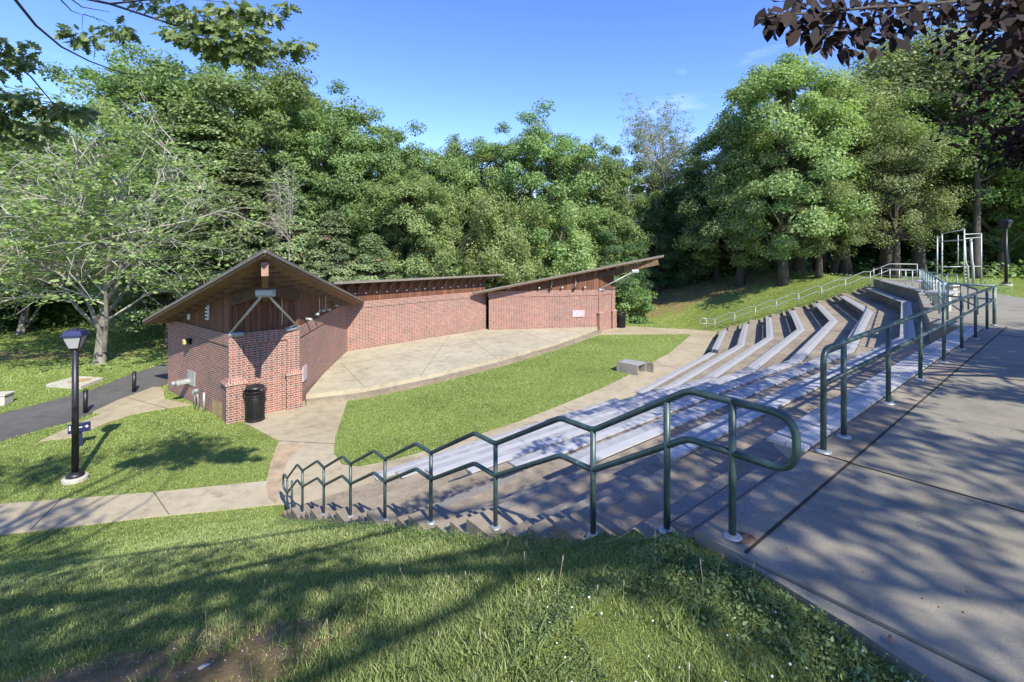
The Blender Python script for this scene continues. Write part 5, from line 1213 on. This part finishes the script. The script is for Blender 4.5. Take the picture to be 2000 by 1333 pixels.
# taller tufts
nt_ = 150; tx, ty = polar(nt_ * 3, 1.6, 8); k = free(tx, ty) & ~inpoly(tx, ty, lawn); tx, ty = tx[k][:nt_], ty[k][:nt_]
rep = np.repeat(np.arange(len(tx)), 60); X = tx[rep] + rg.normal(size=len(rep)) * .05; Y = ty[rep] + rg.normal(size=len(rep)) * .05
k = free(X, Y); X, Y = X[k], Y[k]
blades('grass_tufts', X, Y, gheight(X, Y), .035 + .055 * rg.rand(len(X)), .0035 + .0007 * np.hypot(X, Y), LEAF['grass'], 'pale tufts of longer grass and plantain on the bank', 'grass', 1.3)
X, Y = polar(420000, 9, 48, -52, 46); inl = inpoly(X, Y, lawn); k = free(X, Y) | inl; k &= ~((~inl) & (fnoise(X, Y, .9, 41) > .45) & (rg.rand(len(X)) < .7)); X, Y, inl = X[k], Y[k], inl[k]
k = ~inpoly(X, Y, low + back); X, Y, inl = X[k], Y[k], inl[k]; r = np.hypot(X, Y)
blades('lawn_grass', X, Y, np.where(inl, PZ + .012, gheight(X, Y)), .018 + .022 * rg.rand(len(X)) + .0007 * r, .0035 + .0009 * r, LEAF['grass'], 'short sunlit grass of the lawn and fields', 'grass', .8)
# broad weed leaves hugging the stair edge and the plaza kerb
n = 9000; s_ = np.concatenate([2.52 - np.abs(rg.normal(size=n // 2)) * .12, 2.45 - np.abs(rg.normal(size=n - n // 2)) * .22 ]); nn_ = np.concatenate([N0 + 8.4 * rg.rand(n // 2), 1.6 - 1.9 * rg.rand(n - n // 2)])
X = s_ * ca - nn_ * sa; Y = s_ * sa + nn_ * ca; k = free(X, Y); X, Y = X[k], Y[k]; n = len(X)
V, F = leaves(np.stack([X, Y, gheight(X, Y) + .015 + .07 * rg.rand(n) ** 2], 1), np.array([0, 0, 1.]) + .5 * rg.normal(size=(n, 3)), .012 + .018 * rg.rand(n), 'ovate', rg)
tagp(mk('edge_weeds', V, F, LEAF['A'], tint=rg.rand(n)), 'broad-leaved weeds and clover along the stair edge', 'weeds', kind='stuff')
# clover leaves right foreground + flowers
n = 26000; X = 1.4 * rg.rand(n) + .0; Y = 1.2 + 1.3 * rg.rand(n); k = free(X, Y) & (fnoise(X, Y, 3, 51) > -.35); X, Y = X[k], Y[k]; n = len(X)
V, F = leaves(np.stack([X, Y, gheight(X, Y) + .01 + .03 * rg.rand(n)], 1), np.array([0, 0, 1.]) + .4 * rg.normal(size=(n, 3)), .008 + .009 * rg.rand(n), 'ovate', rg)
tagp(mk('clover_leaves', V, F, LEAF['A'], tint=rg.rand(n)), 'dense clover leaves beside the plaza kerb', 'clover', kind='stuff')
def specks(name, X, Y, Z, s, mat, label, cat):
    n = len(X); b0 = np.array([(1, 0, 0), (0, 1, 0), (-1, 0, 0), (0, -1, 0), (0, 0, 1), (0, 0, -1)], float) * s
    V = (np.stack([X, Y, Z], 1)[:, None, :] + b0[None] * (.6 + .8 * rg.rand(n, 1, 1))).reshape(-1, 3)
    f0 = np.array([(0, 1, 4), (1, 2, 4), (2, 3, 4), (3, 0, 4), (1, 0, 5), (2, 1, 5), (3, 2, 5), (0, 3, 5)]); F = (np.arange(n)[:, None, None] * 6 + f0[None]).reshape(-1, 3)
    tagp(mk(name, V, F, mat, smooth=True), label, cat, kind='stuff')
X, Y = polar(420, 1.3, 15, -50, 40); k = free(X, Y) & ((X > .1) | (np.hypot(X, Y) > 4.5)); X, Y = X[k], Y[k]
specks('clover_flowers', X, Y, np.where(inpoly(X, Y, lawn), PZ, gheight(X, Y)) + .035, .0055, M['clover'], 'tiny white clover flowers scattered in the grass', 'flowers')
X, Y = polar(1900, 10, 28, -52, 25); k = (free(X, Y) | inpoly(X, Y, lawn)) & (fnoise(X, Y, .8, 61) > .1); X, Y = X[k], Y[k]
specks('lawn_clover_flowers', X, Y, np.where(inpoly(X, Y, lawn), PZ, gheight(X, Y)) + .05, .009, M['clover'], 'white clover flowers dotted over the lawn', 'flowers')
# seed stalks
mb = MB(); n = 70; X, Y = polar(n * 2, 1.7, 7.5, -48, 30); k = free(X, Y) & ~inpoly(X, Y, lawn); X, Y = X[k][:n], Y[k][:n]
for x, y in zip(X, Y):
    z = float(gheight(x, y)); h = .07 + .12 * rg.rand(); lx, ly = rg.normal(size=2) * .035
    mb.tube([Vector((x, y, z)), Vector((x + lx * .4, y + ly * .4, z + h * .6)), Vector((x + lx, y + ly, z + h))], .0009, 4, False)
    mb.tube([Vector((x + lx, y + ly, z + h - .004)), Vector((x + lx * 1.05, y + ly * 1.05, z + h + .012)), Vector((x + lx * 1.1, y + ly * 1.1, z + h + .026))], [.0018, .0035, .0012], 5)
tagp(mb.build('seed_stalks', M['seed']), 'thin plantain stalks with brown seed heads on the bank', 'stalks', kind='stuff')
# pale chips on the bare earth, specks on the plaza
n = 200; X = -1.9 + rg.normal(size=n) * .8; Y = 2.6 + rg.normal(size=n) * .45; specks('bark_chips', X, Y, gheight(X, Y) + .002, .0045, M['pale_chip'], 'pale chips scattered on the worn earth', 'chips')
n = 260; s_ = 2.8 + 5 * rg.rand(n) ** 1.2; nn_ = 1.1 - 5 * rg.rand(n); X = s_ * ca - nn_ * sa; Y = s_ * sa + nn_ * ca
specks('plaza_litter', X, Y, np.full(n, .003), .006, M['litter'], 'small dark specks of leaf litter on the plaza', 'litter')
n = 420; s_ = 2.7 + 9 * rg.rand(n); mm_ = 8 * rg.rand(n); kk = np.clip(8 - np.ceil(mm_ / PER - 1e-6), 0, 7); X = s_ * ca - (N0 + mm_) * sa; Y = s_ * sa + (N0 + mm_) * ca
specks('tread_litter', X, Y, GZ + RISE * kk + .004, .008, M['litter'], 'dry leaf fragments on the terrace treads', 'litter')
def fallen(u, v, z, s, lab, mat='litter', nm='fallen_leaf'):
    for _ in range(30):
        p = up(u, v, z)
        if mat != 'litter': z = .5 * z + .5 * float(gheight(p.x, p.y))
    V, F = leaves(np.zeros((1, 3)), np.array([[.3, -.3, 1.]]), np.array([s]), 'ovate', rg, fold=.5); o = mk(nm, V, F, M[mat], loc=(p.x, p.y, z + .012)); tagp(o, lab, 'leaf')
    md = o.modifiers.new('thickness', 'SOLIDIFY'); md.thickness = .002
fallen(1742, 1262, .0, .045, 'curled brown dead leaf on the narrow strip beside the plaza')
fallen(385, 1310, -.75, .08, 'pale dead leaf lying on the grass in the bottom left foreground', 'pale_chip')
